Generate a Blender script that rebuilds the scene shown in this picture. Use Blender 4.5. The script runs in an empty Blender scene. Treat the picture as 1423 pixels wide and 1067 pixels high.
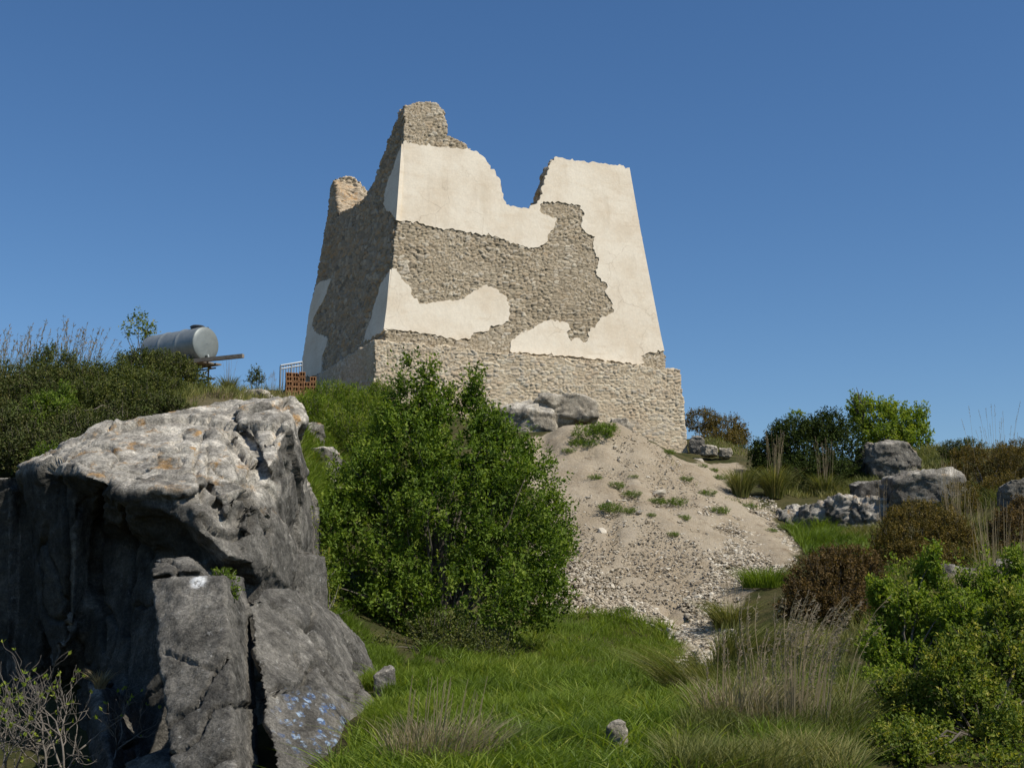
import bpy, bmesh, math, random
import numpy as np
from mathutils import Vector
from mathutils.geometry import tessellate_polygon
R = math.radians
C = bpy.context.scene.collection
scene = bpy.context.scene

# ------------------------------------------------------------------ camera
F, CX, CY, HOR, EYE = 1800.0, 711.5, 533.5, 850.0, 1.6
PITCH = math.atan((HOR - CY) / F)
cam = bpy.data.cameras.new('camera')
cam.sensor_width = 36.0
cam.lens = F / 1423 * 36
cam.clip_start, cam.clip_end = 0.1, 8000
cam_o = bpy.data.objects.new('camera', cam)
C.objects.link(cam_o)
cam_o.location = (0, 0, EYE)
cam_o.rotation_euler = (R(90) + PITCH, 0, 0)
scene.camera = cam_o

# ------------------------------------------------------------------ sun and sky
SUN_EL, SUN_AZ = R(51), R(121)          # azimuth clockwise from +Y (the view direction)
sdir = Vector((math.sin(SUN_AZ) * math.cos(SUN_EL), math.cos(SUN_AZ) * math.cos(SUN_EL), math.sin(SUN_EL)))
sun = bpy.data.lights.new('sun', 'SUN')
sun.energy, sun.angle, sun.color = 4.6, R(0.5), (1.0, 0.94, 0.84)
sun_o = bpy.data.objects.new('sun', sun)
C.objects.link(sun_o)
sun_o.rotation_euler = sdir.to_track_quat('Z', 'Y').to_euler()
sun_o.location = (30, -30, 60)
world = bpy.data.worlds.new('World')
scene.world = world
world.use_nodes = True
wn = world.node_tree
bg = wn.nodes['Background']
sky = wn.nodes.new('ShaderNodeTexSky')
sky.sky_type = 'NISHITA'
sky.sun_disc = False
sky.sun_elevation, sky.sun_rotation = SUN_EL, SUN_AZ
sky.altitude, sky.air_density, sky.dust_density, sky.ozone_density = 0, 1.0, 0.25, 5.0
hs = wn.nodes.new('ShaderNodeHueSaturation')
hs.inputs['Saturation'].default_value = 1.15
hs.inputs['Hue'].default_value = 0.502
wn.links.new(sky.outputs[0], hs.inputs['Color'])
wn.links.new(hs.outputs[0], bg.inputs[0])
bg.inputs[1].default_value = 0.094
vs = scene.view_settings
vs.view_transform, vs.look, vs.gamma = 'Standard', 'None', 1.0
vs.exposure = 0.12
vs.use_curve_mapping = False

# ------------------------------------------------------------------ picture geometry
cp, sp = math.cos(PITCH), math.sin(PITCH)
def ray(px, py):
    px, py = np.asarray(px, float), np.asarray(py, float)
    xn, yn = (px - CX) / F, (CY - py) / F
    return np.stack([xn, cp - yn * sp, sp + yn * cp], -1)
def at(px, py, Y):                       # the point seen at a pixel, Y metres ahead
    d = ray(px, py)
    return d * (np.asarray(Y, float) / d[..., 1])[..., None] + np.array([0, 0, EYE])
def at_z(px, py, z):
    d = ray(px, py)
    return d * ((z - EYE) / d[..., 2])[..., None] + np.array([0, 0, EYE])
def at_plane(px, py, o, n):
    d = ray(px, py)
    k = ((o - np.array([0, 0, EYE])) @ n) / (d @ n)
    return d * k[..., None] + np.array([0, 0, EYE])

# ------------------------------------------------------------------ noise
def _h(ix, iy, iz, s):
    h = (ix.astype(np.int64) * 374761393 + iy.astype(np.int64) * 668265263 + iz.astype(np.int64) * 2147483647 + s * 1274126177) & 0xFFFFFFFF
    h = ((h ^ (h >> 13)) * 1274126177) & 0xFFFFFFFF
    h = ((h ^ (h >> 16)) * 2246822519) & 0xFFFFFFFF
    h = h ^ (h >> 15)
    return (h & 0xFFFFFF) / float(0xFFFFFF)
def vnoise(P, s=0):
    i = np.floor(P).astype(np.int64)
    f = P - i
    f = f * f * (3 - 2 * f)
    out = 0
    for dx in (0, 1):
        wx = f[..., 0] if dx else 1 - f[..., 0]
        for dy in (0, 1):
            wy = f[..., 1] if dy else 1 - f[..., 1]
            for dz in (0, 1):
                wz = f[..., 2] if dz else 1 - f[..., 2]
                out = out + wx * wy * wz * _h(i[..., 0] + dx, i[..., 1] + dy, i[..., 2] + dz, s)
    return out * 2 - 1
def fbm(P, s=0, oct=4, gain=.5):
    a, t, o = 1.0, 0.0, 0
    for k in range(oct):
        o = o + a * vnoise(P * 2 ** k + 17.3 * k, s + k)
        t += a
        a *= gain
    return o / t
def worley(S, T, s=0, jit=.85):          # 2-D cells: nearest, gap to second nearest, cell random
    i, j = np.floor(S).astype(int), np.floor(T).astype(int)
    f1 = np.full(S.shape, 9.0); f2 = f1.copy(); cid = np.zeros(S.shape)
    for a in (-1, 0, 1):
        for b in (-1, 0, 1):
            ci, cj = i + a, j + b
            z = np.zeros_like(ci)
            x = ci + .5 + jit * (_h(ci, cj, z, s) - .5)
            y = cj + .5 + jit * (_h(ci, cj, z + 1, s) - .5)
            d = .5 * np.hypot(S - x, T - y) + .5 * np.maximum(np.abs(S - x), np.abs(T - y))
            r = _h(ci, cj, z + 2, s)
            near = d < f1
            f2 = np.where(near, f1, np.minimum(f2, d))
            cid = np.where(near, r, cid)
            f1 = np.where(near, d, f1)
    return f1, f2 - f1, cid
def chips(P, s, tilt=.25, off=.1):        # broken facets: every 3-D cell gets its own tilted plane
    i = np.floor(P).astype(np.int64)
    best = np.full(len(P), 9.0); d = np.zeros(len(P)); gap2 = best.copy()
    for dx in (-1, 0, 1):
        for dy in (-1, 0, 1):
            for dz in (-1, 0, 1):
                c = i + np.array([dx, dy, dz])
                r = [_h(c[:, 0], c[:, 1], c[:, 2], s + k) for k in range(7)]
                q = P - (c + .5 + .9 * (np.stack(r[:3], -1) - .5))
                w = np.linalg.norm(q, axis=1)
                h = tilt * 2 * ((r[3] - .5) * q[:, 0] + (r[4] - .5) * q[:, 1] + (r[5] - .5) * q[:, 2]) + off * (r[6] - .5)
                n = w < best
                gap2 = np.where(n, best, np.minimum(gap2, w))
                d = np.where(n, h, d); best = np.where(n, w, best)
    return d, gap2 - best
def sst(a, b, x):
    t = np.clip((x - a) / (b - a), 0, 1)
    return t * t * (3 - 2 * t)
def inside(P, poly):
    x, y = P[..., 0], P[..., 1]
    c = np.zeros(x.shape, bool)
    n = len(poly)
    for k in range(n):
        x0, y0 = poly[k]; x1, y1 = poly[(k + 1) % n]
        if y0 == y1: continue
        c ^= ((y0 > y) != (y1 > y)) & (x < (x1 - x0) * (y - y0) / (y1 - y0) + x0)
    return c

# ------------------------------------------------------------------ object helpers
def tag(o, label=None, cat=None, group=None, kind=None):
    if label: o['label'] = label
    if cat: o['category'] = cat
    if group: o['group'] = group
    if kind: o['kind'] = kind
    return o
def thing(name, label, cat, loc=(0, 0, 0), group=None):
    o = bpy.data.objects.new(name, None)
    o.empty_display_size = .2
    C.objects.link(o)
    o.location = [float(v) for v in loc]
    return tag(o, label, cat, group)
def mk(name, V, faces, mat, parent=None, attrs=None, smooth=False, uv=None, mats=None, midx=None):
    """faces: list of int arrays (n,k); V in world coordinates"""
    V = np.asarray(V, np.float32).reshape(-1, 3)
    me = bpy.data.meshes.new(name)
    if parent is not None:
        V = V - np.array(parent.location, np.float32)
    faces = [np.asarray(f, np.int32) for f in faces if len(f)]
    nl = sum(f.size for f in faces); nf = sum(len(f) for f in faces)
    me.vertices.add(len(V)); me.vertices.foreach_set('co', V.ravel())
    me.loops.add(nl); me.loops.foreach_set('vertex_index', np.concatenate([f.ravel() for f in faces]))
    me.polygons.add(nf)
    tot = np.concatenate([np.full(len(f), f.shape[1], np.int32) for f in faces])
    me.polygons.foreach_set('loop_start', np.concatenate([[0], np.cumsum(tot)[:-1]]).astype(np.int32))
    me.polygons.foreach_set('loop_total', tot)
    me.polygons.foreach_set('use_smooth', np.full(nf, bool(smooth)))
    if midx is not None: me.polygons.foreach_set('material_index', np.asarray(midx, np.int32))
    me.update(calc_edges=True)
    for k, v in (attrs or {}).items():
        a = me.attributes.new(k, 'FLOAT', 'POINT')
        a.data.foreach_set('value', np.asarray(v, np.float32).ravel())
    for m in (mats or [mat]): me.materials.append(m)
    o = bpy.data.objects.new(name, me)
    C.objects.link(o)
    if parent is not None: o.parent = parent
    return o
class MB:                                # collects simple solids into one mesh
    def __init__(s): s.v, s.q, s.t, s.n = [], [], [], 0
    def add(s, V, q=(), t=()):
        s.v.append(np.asarray(V, float).reshape(-1, 3))
        if len(q): s.q.append(np.asarray(q) + s.n)
        if len(t): s.t.append(np.asarray(t) + s.n)
        s.n += len(s.v[-1])
    def box(s, c, hx, hy, hz):           # centre and three half-axis vectors
        c, hx, hy, hz = map(np.asarray, (c, hx, hy, hz))
        V = [c + a * hx + b * hy + d * hz for a in (-1, 1) for b in (-1, 1) for d in (-1, 1)]
        s.add(V, [(0, 1, 3, 2), (4, 6, 7, 5), (0, 4, 5, 1), (2, 3, 7, 6), (0, 2, 6, 4), (1, 5, 7, 3)])
    def tube(s, pts, r, k=6):
        P = np.asarray(pts, float); n = len(P)
        r = np.broadcast_to(np.asarray(r, float), (n,))
        T = np.gradient(P, axis=0); T /= np.linalg.norm(T, axis=1)[:, None] + 1e-9
        ref = np.where(np.abs(T[:, 2:3]) > .9, [[1., 0, 0]], [[0, 0, 1.]])
        A = np.cross(T, ref); A /= np.linalg.norm(A, axis=1)[:, None] + 1e-9
        B = np.cross(T, A)
        an = np.arange(k) * 2 * math.pi / k
        V = P[:, None] + r[:, None, None] * (np.cos(an)[None, :, None] * A[:, None] + np.sin(an)[None, :, None] * B[:, None])
        V = V.reshape(-1, 3)
        q = [(i * k + j, i * k + (j + 1) % k, (i + 1) * k + (j + 1) % k, (i + 1) * k + j) for i in range(n - 1) for j in range(k)]
        V = np.concatenate([V, P[:1], P[-1:]])
        t = [(j + 1 if j + 1 < k else 0, j, n * k) for j in range(k)] + [((n - 1) * k + j, (n - 1) * k + (j + 1) % k, n * k + 1) for j in range(k)]
        s.add(V, q, t)
    def build(s, name, mat, parent=None, smooth=False, attrs=None):
        fs = ([np.concatenate(s.q)] if s.q else []) + ([np.concatenate(s.t)] if s.t else [])
        return mk(name, np.concatenate(s.v), fs, mat, parent, attrs, smooth)

# ------------------------------------------------------------------ node helpers
class NT:
    def __init__(s, name, rough=.85, spec=.2):
        s.m = bpy.data.materials.new(name); s.m.use_nodes = True
        s.t = s.m.node_tree; s.b = s.t.nodes['Principled BSDF']
        s.b.inputs['Roughness'].default_value = rough
        s.b.inputs['Specular IOR Level'].default_value = spec
    def n(s, t, **kw):
        o = s.t.nodes.new('ShaderNode' + t)
        for k, v in kw.items():
            if hasattr(o, k): setattr(o, k, v)
        return o
    def put(s, sock, v):
        if isinstance(v, bpy.types.NodeSocket): s.t.links.new(v, sock)
        elif isinstance(v, (tuple, list)) and sock.type == 'RGBA': sock.default_value = tuple(v)[:3] + (1,)
        else: sock.default_value = v
    def attr(s, name): return s.n('Attribute', attribute_name=name).outputs['Fac']
    def pos(s): return s.n('NewGeometry').outputs['Position']
    def nrm(s, ax='Z'):
        x = s.n('SeparateXYZ'); s.put(x.inputs[0], s.n('NewGeometry').outputs['Normal']); return x.outputs[ax]
    def mapv(s, scale=(1, 1, 1), rot=(0, 0, 0)):
        m = s.n('Mapping'); s.put(m.inputs[0], s.pos()); m.inputs['Scale'].default_value = scale; m.inputs['Rotation'].default_value = rot
        return m.outputs[0]
    def noise(s, sc, det=5, rough=.6, vec=None, dist=0):
        o = s.n('TexNoise'); s.put(o.inputs['Vector'], vec or s.pos())
        o.inputs['Scale'].default_value = sc; o.inputs['Detail'].default_value = det
        o.inputs['Roughness'].default_value = rough; o.inputs['Distortion'].default_value = dist
        return o.outputs['Fac']
    def vor(s, sc, out='Distance', feat='F1', vec=None):
        o = s.n('TexVoronoi', feature=feat); s.put(o.inputs['Vector'], vec or s.pos()); o.inputs['Scale'].default_value = sc
        return o.outputs[out]
    def ramp(s, f, stops, interp='LINEAR'):
        o = s.n('ValToRGB'); e = o.color_ramp; e.interpolation = interp
        while len(e.elements) < len(stops): e.elements.new(.5)
        for el, (p, c) in zip(e.elements, stops):
            el.position = p; el.color = (tuple(c) + (1,)) if isinstance(c, (tuple, list)) else (c, c, c, 1)
        s.put(o.inputs[0], f); return o.outputs[0]
    def mix(s, f, a, b, mode='MIX'):
        o = s.n('MixRGB', blend_type=mode); s.put(o.inputs[0], f); s.put(o.inputs[1], a); s.put(o.inputs[2], b); return o.outputs[0]
    def math(s, op, a, b=0.0):
        o = s.n('Math', operation=op); s.put(o.inputs[0], a); s.put(o.inputs[1], b); return o.outputs[0]
    def bump(s, h, strength=.5, dist=.02, nrm=None):
        o = s.n('Bump'); o.inputs['Strength'].default_value = strength; o.inputs['Distance'].default_value = dist
        s.put(o.inputs['Height'], h)
        if nrm: s.put(o.inputs['Normal'], nrm)
        return o.outputs[0]
    def done(s, col, normal=None, rough=None):
        s.put(s.b.inputs['Base Color'], col)
        if normal: s.put(s.b.inputs['Normal'], normal)
        if rough is not None: s.put(s.b.inputs['Roughness'], rough)
        return s.m

M = {}
# masonry: every stone has its own tone ('rnd'), joints come from 'mort'
def masonry(name, stones, mortar, dirt):
    t = NT(name, .95, .1)
    c = t.ramp(t.attr('rnd'), [(i / (len(stones) - 1), s) for i, s in enumerate(stones)])
    c = t.mix(t.ramp(t.attr('mort'), [(.03, 1.), (.12, 0.)]), c, mortar)
    c = t.mix(t.math('MULTIPLY', t.ramp(t.noise(.9, 5), [(.45, 0.), (.7, 1.)]), .6), c, dirt)
    c = t.mix(1.0, c, t.ramp(t.noise(22, 4, .7), [(.25, .62), (.75, 1.25)]), 'MULTIPLY')
    c = t.mix(t.math('MULTIPLY', t.ramp(t.noise(7, 3), [(.62, 0.), (.72, 1.)]), .4), c, tuple(.4 * v for v in dirt))
    return t.done(c, t.bump(t.noise(30, 5, .75), .45, .03))
M['stone_old'] = masonry('old_masonry', [(0.2332, 0.1957, 0.1421), (0.424, 0.3553, 0.2499), (0.3392, 0.2833, 0.2009), (0.53, 0.4532, 0.3332), (0.3922, 0.309, 0.2058), (0.4664, 0.412, 0.3234), (0.6148, 0.5408, 0.4116)], (0.1802, 0.1442, 0.096), (0.3392, 0.2678, 0.1764))  # mortar colour darkened to paint in the shadow between stones
M['stone_new'] = masonry('repointed_masonry', [(0.3672, 0.294, 0.2), (0.6048, 0.504, 0.36), (0.4968, 0.4043, 0.28), (0.7128, 0.6195, 0.46), (0.4536, 0.4043, 0.325), (0.5832, 0.4515, 0.3)], (0.54, 0.441, 0.3), (0.4752, 0.357, 0.235))
M['stone_side'] = masonry('side_masonry', [(.22, .18, .13), (.44, .36, .26), (.30, .245, .175), (.54, .45, .33), (.47, .31, .165), (.38, .34, .28)], (.20, .16, .11), (.44, .315, .185))
t = NT('lime_plaster', .9, .15)
c = t.mix(t.ramp(t.noise(.75, 7, .68), [(.42, 0.), (.66, 1.)]), (.75, .67, .535), (.665, .565, .425))
c = t.mix(t.math('MULTIPLY', t.ramp(t.noise(2.3, 6, .7, t.mapv((.5, .5, 2.2))), [(.55, 0.), (.75, 1.)]), .45), c, (.57, .44, .29))
c = t.mix(t.math('MULTIPLY', t.ramp(t.noise(3.1, 4, .6), [(.58, 0.), (.72, 1.)]), .3), c, (.74, .69, .58))
c = t.mix(1.0, c, t.ramp(t.noise(14, 4), [(.3, .93), (.7, 1.05)]), 'MULTIPLY')
wv_ = t.n('VectorMath', operation='ADD'); t.put(wv_.inputs[0], t.pos())
nz_ = t.n('TexNoise'); nz_.inputs['Scale'].default_value = 1.2; nz_.inputs['Detail'].default_value = 5; t.put(nz_.inputs['Vector'], t.pos()); t.put(wv_.inputs[1], nz_.outputs['Color'])
ck = t.math('MULTIPLY', t.ramp(t.vor(.62, 'Distance', 'DISTANCE_TO_EDGE', wv_.outputs[0]), [(.0, 1.), (.012, 0.)]), t.ramp(t.noise(.5, 3), [(.5, 0.), (.62, .55)]))
c = t.mix(ck, c, (.36, .28, .19))
c = t.mix(t.math('MULTIPLY', t.ramp(t.noise(2.4, 5, .7, t.mapv((1, 1, .12))), [(.54, 0.), (.7, 1.)]), .28), c, (.50, .41, .29))
M['plaster'] = t.done(c, t.bump(t.math('ADD', t.noise(1.6, 4), t.math('MULTIPLY', t.noise(35, 4), .15)), .35, .06))
# limestone outcrop
def limestone(name, dark, mid, pale, lich=True, paint=False, white=.5):
    t = NT(name, .95, .12)
    c = t.mix(t.ramp(t.noise(1.3, 7, .68), [(.36, 0.), (.64, 1.)]), dark, mid)
    c = t.mix(t.math('MULTIPLY', t.ramp(t.noise(5, 6, .75), [(.52, 0.), (.68, 1.)]), .55), c, pale)
    c = t.mix(t.math('MULTIPLY', t.attr('pale'), t.ramp(t.noise(2.1, 7, .7), [(.32, 0.), (.5, .95)])), c, (.68, .625, .525))
    streak = t.ramp(t.noise(3.2, 5, .65, t.mapv((1, 1, .16))), [(.46, 1.), (.62, 0.)])
    c = t.mix(t.math('MULTIPLY', streak, .45), c, tuple(.45 * v for v in dark))
    if lich:
        l = t.math('MULTIPLY', t.attr('pale'), t.ramp(t.noise(1.7, 5, .7, t.mapv((1.3, 1.3, 1.3), (.4, 0, 1))), [(.56, 0.), (.64, 1.)]))
        c = t.mix(t.math('MULTIPLY', l, .8), c, (.42, .24, .08))
    c = t.mix(t.math('MULTIPLY', t.ramp(t.noise(11, 4, .7), [(.63, 0.), (.7, 1.)]), white), c, (.50, .49, .45))
    c = t.mix(1.0, c, t.ramp(t.noise(38, 4, .8), [(.3, .45), (.7, 1.45)]), 'MULTIPLY')
    c = t.mix(1.0, c, t.ramp(t.noise(3.4, 8, .78), [(.36, .45), (.5, .95), (.66, 1.5)]), 'MULTIPLY')
    if paint:
        c = t.mix(t.math('MULTIPLY', t.attr('shade_tint'), .66), c, (.022, .023, .02))  # shade of the overhung wall painted into the rock colour
        ring = t.ramp(t.vor(9, 'Distance', 'F1'), [(.10, 0.), (.16, 1.), (.42, 1.), (.5, 0.)])
        worn = t.ramp(t.noise(13, 4, .7), [(.44, 0.), (.58, 1.)])
        k = t.math('MULTIPLY', t.attr('blue'), t.math('MULTIPLY', ring, worn))
        c = t.mix(t.math('MULTIPLY', k, .95), c, t.mix(t.ramp(t.noise(17, 3), [(.45, 0.), (.55, 1.)]), (.06, .12, .27), (.36, .47, .60)))
        k = t.math('MULTIPLY', t.attr('white'), t.ramp(t.noise(16, 4, .7), [(.36, 0.), (.46, 1.)]))
        c = t.mix(k, c, (.78, .78, .76))
    h = t.math('ADD', t.noise(9, 7, .75), t.math('MULTIPLY', t.noise(45, 4, .7), .35))
    h = t.math('ADD', h, t.math('MULTIPLY', t.noise(2.5, 8, .8), .8))
    h = t.math('ADD', h, t.math('MULTIPLY', t.vor(5, 'Distance', 'F1', t.mapv((1, 1, 1.6))), .3))
    return t.done(c, t.bump(h, .85, .06))
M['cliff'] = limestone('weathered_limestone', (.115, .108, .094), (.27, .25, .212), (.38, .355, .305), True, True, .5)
M['boulder'] = limestone('grey_limestone', (0.1265, 0.115, 0.0994), (0.253, 0.2357, 0.1977), (0.3795, 0.3565, 0.2994))
M['boulder_pale'] = limestone('pale_limestone', (0.3416, 0.2972, 0.2277), (0.506, 0.449, 0.3542), (0.6325, 0.5755, 0.4681), False)
M['boulder_dark'] = limestone('dark_limestone', (0.078, 0.0728, 0.065), (0.1755, 0.1625, 0.1404), (0.325, 0.3055, 0.26), False)
# soil, spoil heap
t = NT('soil_and_spoil', 1, .05)
dirt = t.mix(t.ramp(t.noise(.8, 6, .65), [(.35, 0.), (.65, 1.)]), (.38, .32, .232), (.295, .238, .163))
dirt = t.mix(t.math('MULTIPLY', t.ramp(t.noise(6, 5, .75), [(.52, 0.), (.66, 1.)]), .65), dirt, (.37, .32, .25))
dirt = t.mix(t.math('MULTIPLY', t.ramp(t.noise(3.1, 5, .7), [(.58, 0.), (.66, 1.)]), .5), dirt, (.165, .118, .072))
soil = t.mix(t.ramp(t.noise(1.5, 5), [(.4, 0.), (.6, 1.)]), (.045, .05, .018), (.085, .075, .033))
soil = t.mix(t.math('MULTIPLY', t.attr('dry'), t.ramp(t.noise(2, 4), [(.35, 0.), (.6, 1.)])), soil, (.26, .20, .125))
c = t.mix(t.ramp(t.math('ADD', t.attr('dirt'), t.math('MULTIPLY', t.math('SUBTRACT', t.noise(2.5, 5, .7), .5), .6)), [(.38, 0.), (.58, 1.)]), soil, dirt)
c = t.mix(1.0, c, t.ramp(t.noise(25, 4, .8), [(.3, .7), (.7, 1.25)]), 'MULTIPLY')
M['ground'] = t.done(c, t.bump(t.math('ADD', t.noise(4, 6, .7), t.math('MULTIPLY', t.noise(28, 5, .8), .4)), .9, .07))
t = NT('loose_stone', .95, .1)
c = t.ramp(t.attr('rnd'), [(0, (.29, .24, .165)), (.35, (.38, .32, .235)), (.7, (.48, .42, .325)), (1, (.62, .57, .47))])
M['gravel'] = t.done(t.mix(1.0, c, t.ramp(t.noise(40, 4), [(.3, .8), (.7, 1.15)]), 'MULTIPLY'))
# leaves and blades
def leafmat(name, cols, trans=.35, rough=.6, spec=.22):
    t = NT(name, rough, spec)
    c = t.ramp(t.attr('rnd'), [(i / (len(cols) - 1), k) for i, k in enumerate(cols)])
    t.put(t.b.inputs['Base Color'], c)
    tr = t.n('BsdfTranslucent'); t.put(tr.inputs[0], t.mix(1.0, c, (1.25, 1.3, .6), 'MULTIPLY'))
    mx = t.n('MixShader'); mx.inputs[0].default_value = trans
    t.t.links.new(t.b.outputs[0], mx.inputs[1]); t.t.links.new(tr.outputs[0], mx.inputs[2])
    t.t.links.new(mx.outputs[0], t.t.nodes['Material Output'].inputs['Surface'])
    return t.m
M['leaf_mid'] = leafmat('mid_green_leaf', [(0.0466, 0.0786, 0.0082), (0.0915, 0.1482, 0.0144), (0.1415, 0.2116, 0.0225), (0.2163, 0.2721, 0.036)])
M['leaf_dark'] = leafmat('dark_evergreen_leaf', [(0.0167, 0.0285, 0.0072), (0.0309, 0.0484, 0.0101), (0.05, 0.0712, 0.0144), (0.0833, 0.1069, 0.0252)], .12, .7, .08)
M['leaf_bright'] = leafmat('bright_green_leaf', [(0.0904, 0.1411, 0.0134), (0.1507, 0.218, 0.0224), (0.2185, 0.2821, 0.0337), (0.3165, 0.3462, 0.0561)], .42)
M['leaf_yellow'] = leafmat('yellow_green_leaf', [(0.0514, 0.0816, 0.0108), (0.1174, 0.1632, 0.0194), (0.1762, 0.2225, 0.0267), (0.3524, 0.3264, 0.0535)], .38)
M['leaf_olive'] = leafmat('olive_brown_leaf', [(0.06, 0.0497, 0.0125), (0.1125, 0.088, 0.02), (0.165, 0.1207, 0.025), (0.24, 0.1633, 0.035)], .25)
M['leaf_rust'] = leafmat('rusty_brown_leaf', [(0.0562, 0.0386, 0.0147), (0.0956, 0.0627, 0.0225), (0.135, 0.0845, 0.027), (0.1913, 0.1207, 0.0338)], .25)
M['leaf_heath'] = leafmat('heath_leaf', [(0.0357, 0.0406, 0.012), (0.0638, 0.0718, 0.018), (0.0765, 0.1031, 0.02), (0.1275, 0.1172, 0.04)], .2)
M['leaf_hill'] = leafmat('hill_scrub_leaf', [(0.0375, 0.0483, 0.0125), (0.0675, 0.0852, 0.0175), (0.105, 0.125, 0.025), (0.165, 0.1633, 0.04)], .28)
M['grass'] = leafmat('green_grass', [(0.0795, 0.1192, 0.0117), (0.1237, 0.1862, 0.0187), (0.1767, 0.2384, 0.0257), (0.2651, 0.2905, 0.0468)], .4, .5)
M['grass_olive'] = leafmat('olive_grass', [(0.0908, 0.1061, 0.025), (0.1403, 0.1551, 0.0375), (0.2145, 0.2041, 0.0625), (0.33, 0.2776, 0.1)], .3, .55)
M['grass_dry'] = leafmat('dry_grass', [(0.18, 0.144, 0.078), (0.264, 0.21, 0.12), (0.348, 0.282, 0.174), (0.456, 0.384, 0.252)], .25, .6)
M['plume'] = leafmat('grass_plume', [(0.198, 0.153, 0.108), (0.27, 0.2115, 0.153), (0.342, 0.279, 0.207), (0.414, 0.351, 0.27)], .3, .7)
def plain(name, c0, c1, sc, rough=.8, bump=.3, metal=0, spec=.3):
    t = NT(name, rough, spec); t.b.inputs['Metallic'].default_value = metal
    return t.done(t.mix(t.ramp(t.noise(sc, 5, .7), [(.35, 0.), (.65, 1.)]), c0, c1), t.bump(t.noise(sc * 4, 4), bump, .01))
M['bark'] = plain('bark', (.16, .135, .105), (.08, .066, .05), 14)
M['bark_pale'] = plain('pale_bark', (0.204, 0.18, 0.15), (0.132, 0.114, 0.093), 14)
M['galv'] = plain('galvanised_sheet', (0.2706, 0.2952, 0.2952), (0.1968, 0.2214, 0.2214), 3.5, .5, .15, .35, .5)
M['galv_end'] = plain('galvanised_end', (0.2314, 0.2547, 0.2434), (0.1873, 0.2094, 0.2038), 4, .5, .1, .25, .5)
M['dark_metal'] = plain('dark_metal', (.05, .055, .06), (.09, .09, .09), 10, .5, .1, .3)
M['scaffold'] = plain('scaffold_tube', (.22, .23, .23), (.13, .10, .07), 9, .5, .1, .4)
M['wood'] = plain('weathered_board', (.26, .225, .18), (.16, .13, .10), 8)
M['brick'] = plain('hollow_brick', (0.336, 0.1805, 0.0862), (0.264, 0.1283, 0.0575), 5)
M['fence'] = plain('pale_metal', (0.252, 0.282, 0.312), (0.198, 0.222, 0.246), 6, .45, .05, .2)

# ------------------------------------------------------------------ ground
CTRL = [  # px, py, metres ahead
 (500,1067,9),(850,1067,9),(1200,1067,9),(1423,1067,9),(150,1170,10.5),(0,1150,12),(60,1110,14.5),(-80,1120,14),(230,1130,11),(330,1110,10.5),(60,1230,9),(400,1090,11),
 (700,950,16.5),(850,950,17),(1000,960,16.5),(1200,950,14.5),(1423,920,13),(545,945,15.5),(490,1010,13),
 (955,905,24),(1030,900,22),(830,858,26.5),(760,860,25.5),(600,895,21.5),(680,880,23.5),(480,850,20.5),(440,760,24),
 (800,720,31),(900,720,31),(980,800,28.5),(1000,720,32.5),(780,790,28),(880,800,28.2),
 (835,594,37.2),(880,600,38),(770,612,37),(720,620,37),(640,600,39),(1000,670,37.5),(940,632,39),(1060,702,35),(1105,765,31),(1060,800,28),
 (965,640,42.5),(1025,640,43),(1000,612,47),(960,615,49),(1060,640,46),
 (1150,686,36.5),(1100,690,36),(1150,738,33),(1220,745,31.5),(1225,690,35),(1240,655,39),(1180,650,41),(1300,625,41),(1423,622,40),(1340,680,34.5),(1423,690,31),
 (1350,745,29),(1423,790,23),(1290,790,25),(1150,850,23.5),(1423,850,17.5),(1290,870,19.5),(1100,895,20.5),
 (520,552,41.3),(450,556,43),(430,560,40),(430,640,31.5),(480,700,28.5),(520,620,36),(400,545,48),(330,545,42),(290,545,40),(240,545,37),
 (200,560,33),(100,585,30),(100,615,25),(0,600,29),(0,660,22.5),(0,540,35),(-150,640,25),(-150,560,33),(60,640,23),(200,580,26),(330,560,27),(400,572,30),
 (560,600,39.5),(1500,640,36),(1500,800,22),(1550,980,11)]
cp_xyz = np.array([at(*c) for c in CTRL])
extra = np.array([(0,0,0),(-5,0,-.1),(5,0,.1),(-10,6,.4),(10,6,.3),(0,47,7.9),(3.5,46,7.3),(-4,49,8.6),(0,56,7.6),(-10,50,8.8),(-18,46,8.6),(8,54,7.0),(16,50,6.6),(24,44,6.3),(-24,38,7.6),
                  (-24,18,4.5),(-16,10,-.4),(-8,4,-.6),(20,14,1.3),(24,26,4.2),(0,66,5.8),(-20,62,6.3),(20,62,5)], float)
K = np.concatenate([cp_xyz, extra])
def _phi(d): return np.sqrt(d * d + .36)
_D = _phi(np.hypot(K[:, None, 0] - K[None, :, 0], K[:, None, 1] - K[None, :, 1]))
_n = len(K)
_A = np.zeros((_n + 3, _n + 3)); _A[:_n, :_n] = _D - .25 * np.eye(_n) * -1e-2
_A[:_n, _n] = 1; _A[:_n, _n + 1:] = K[:, :2]; _A[_n:, :_n] = _A[:_n, _n:].T
_w = np.linalg.solve(_A, np.concatenate([K[:, 2], np.zeros(3)]))
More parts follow.
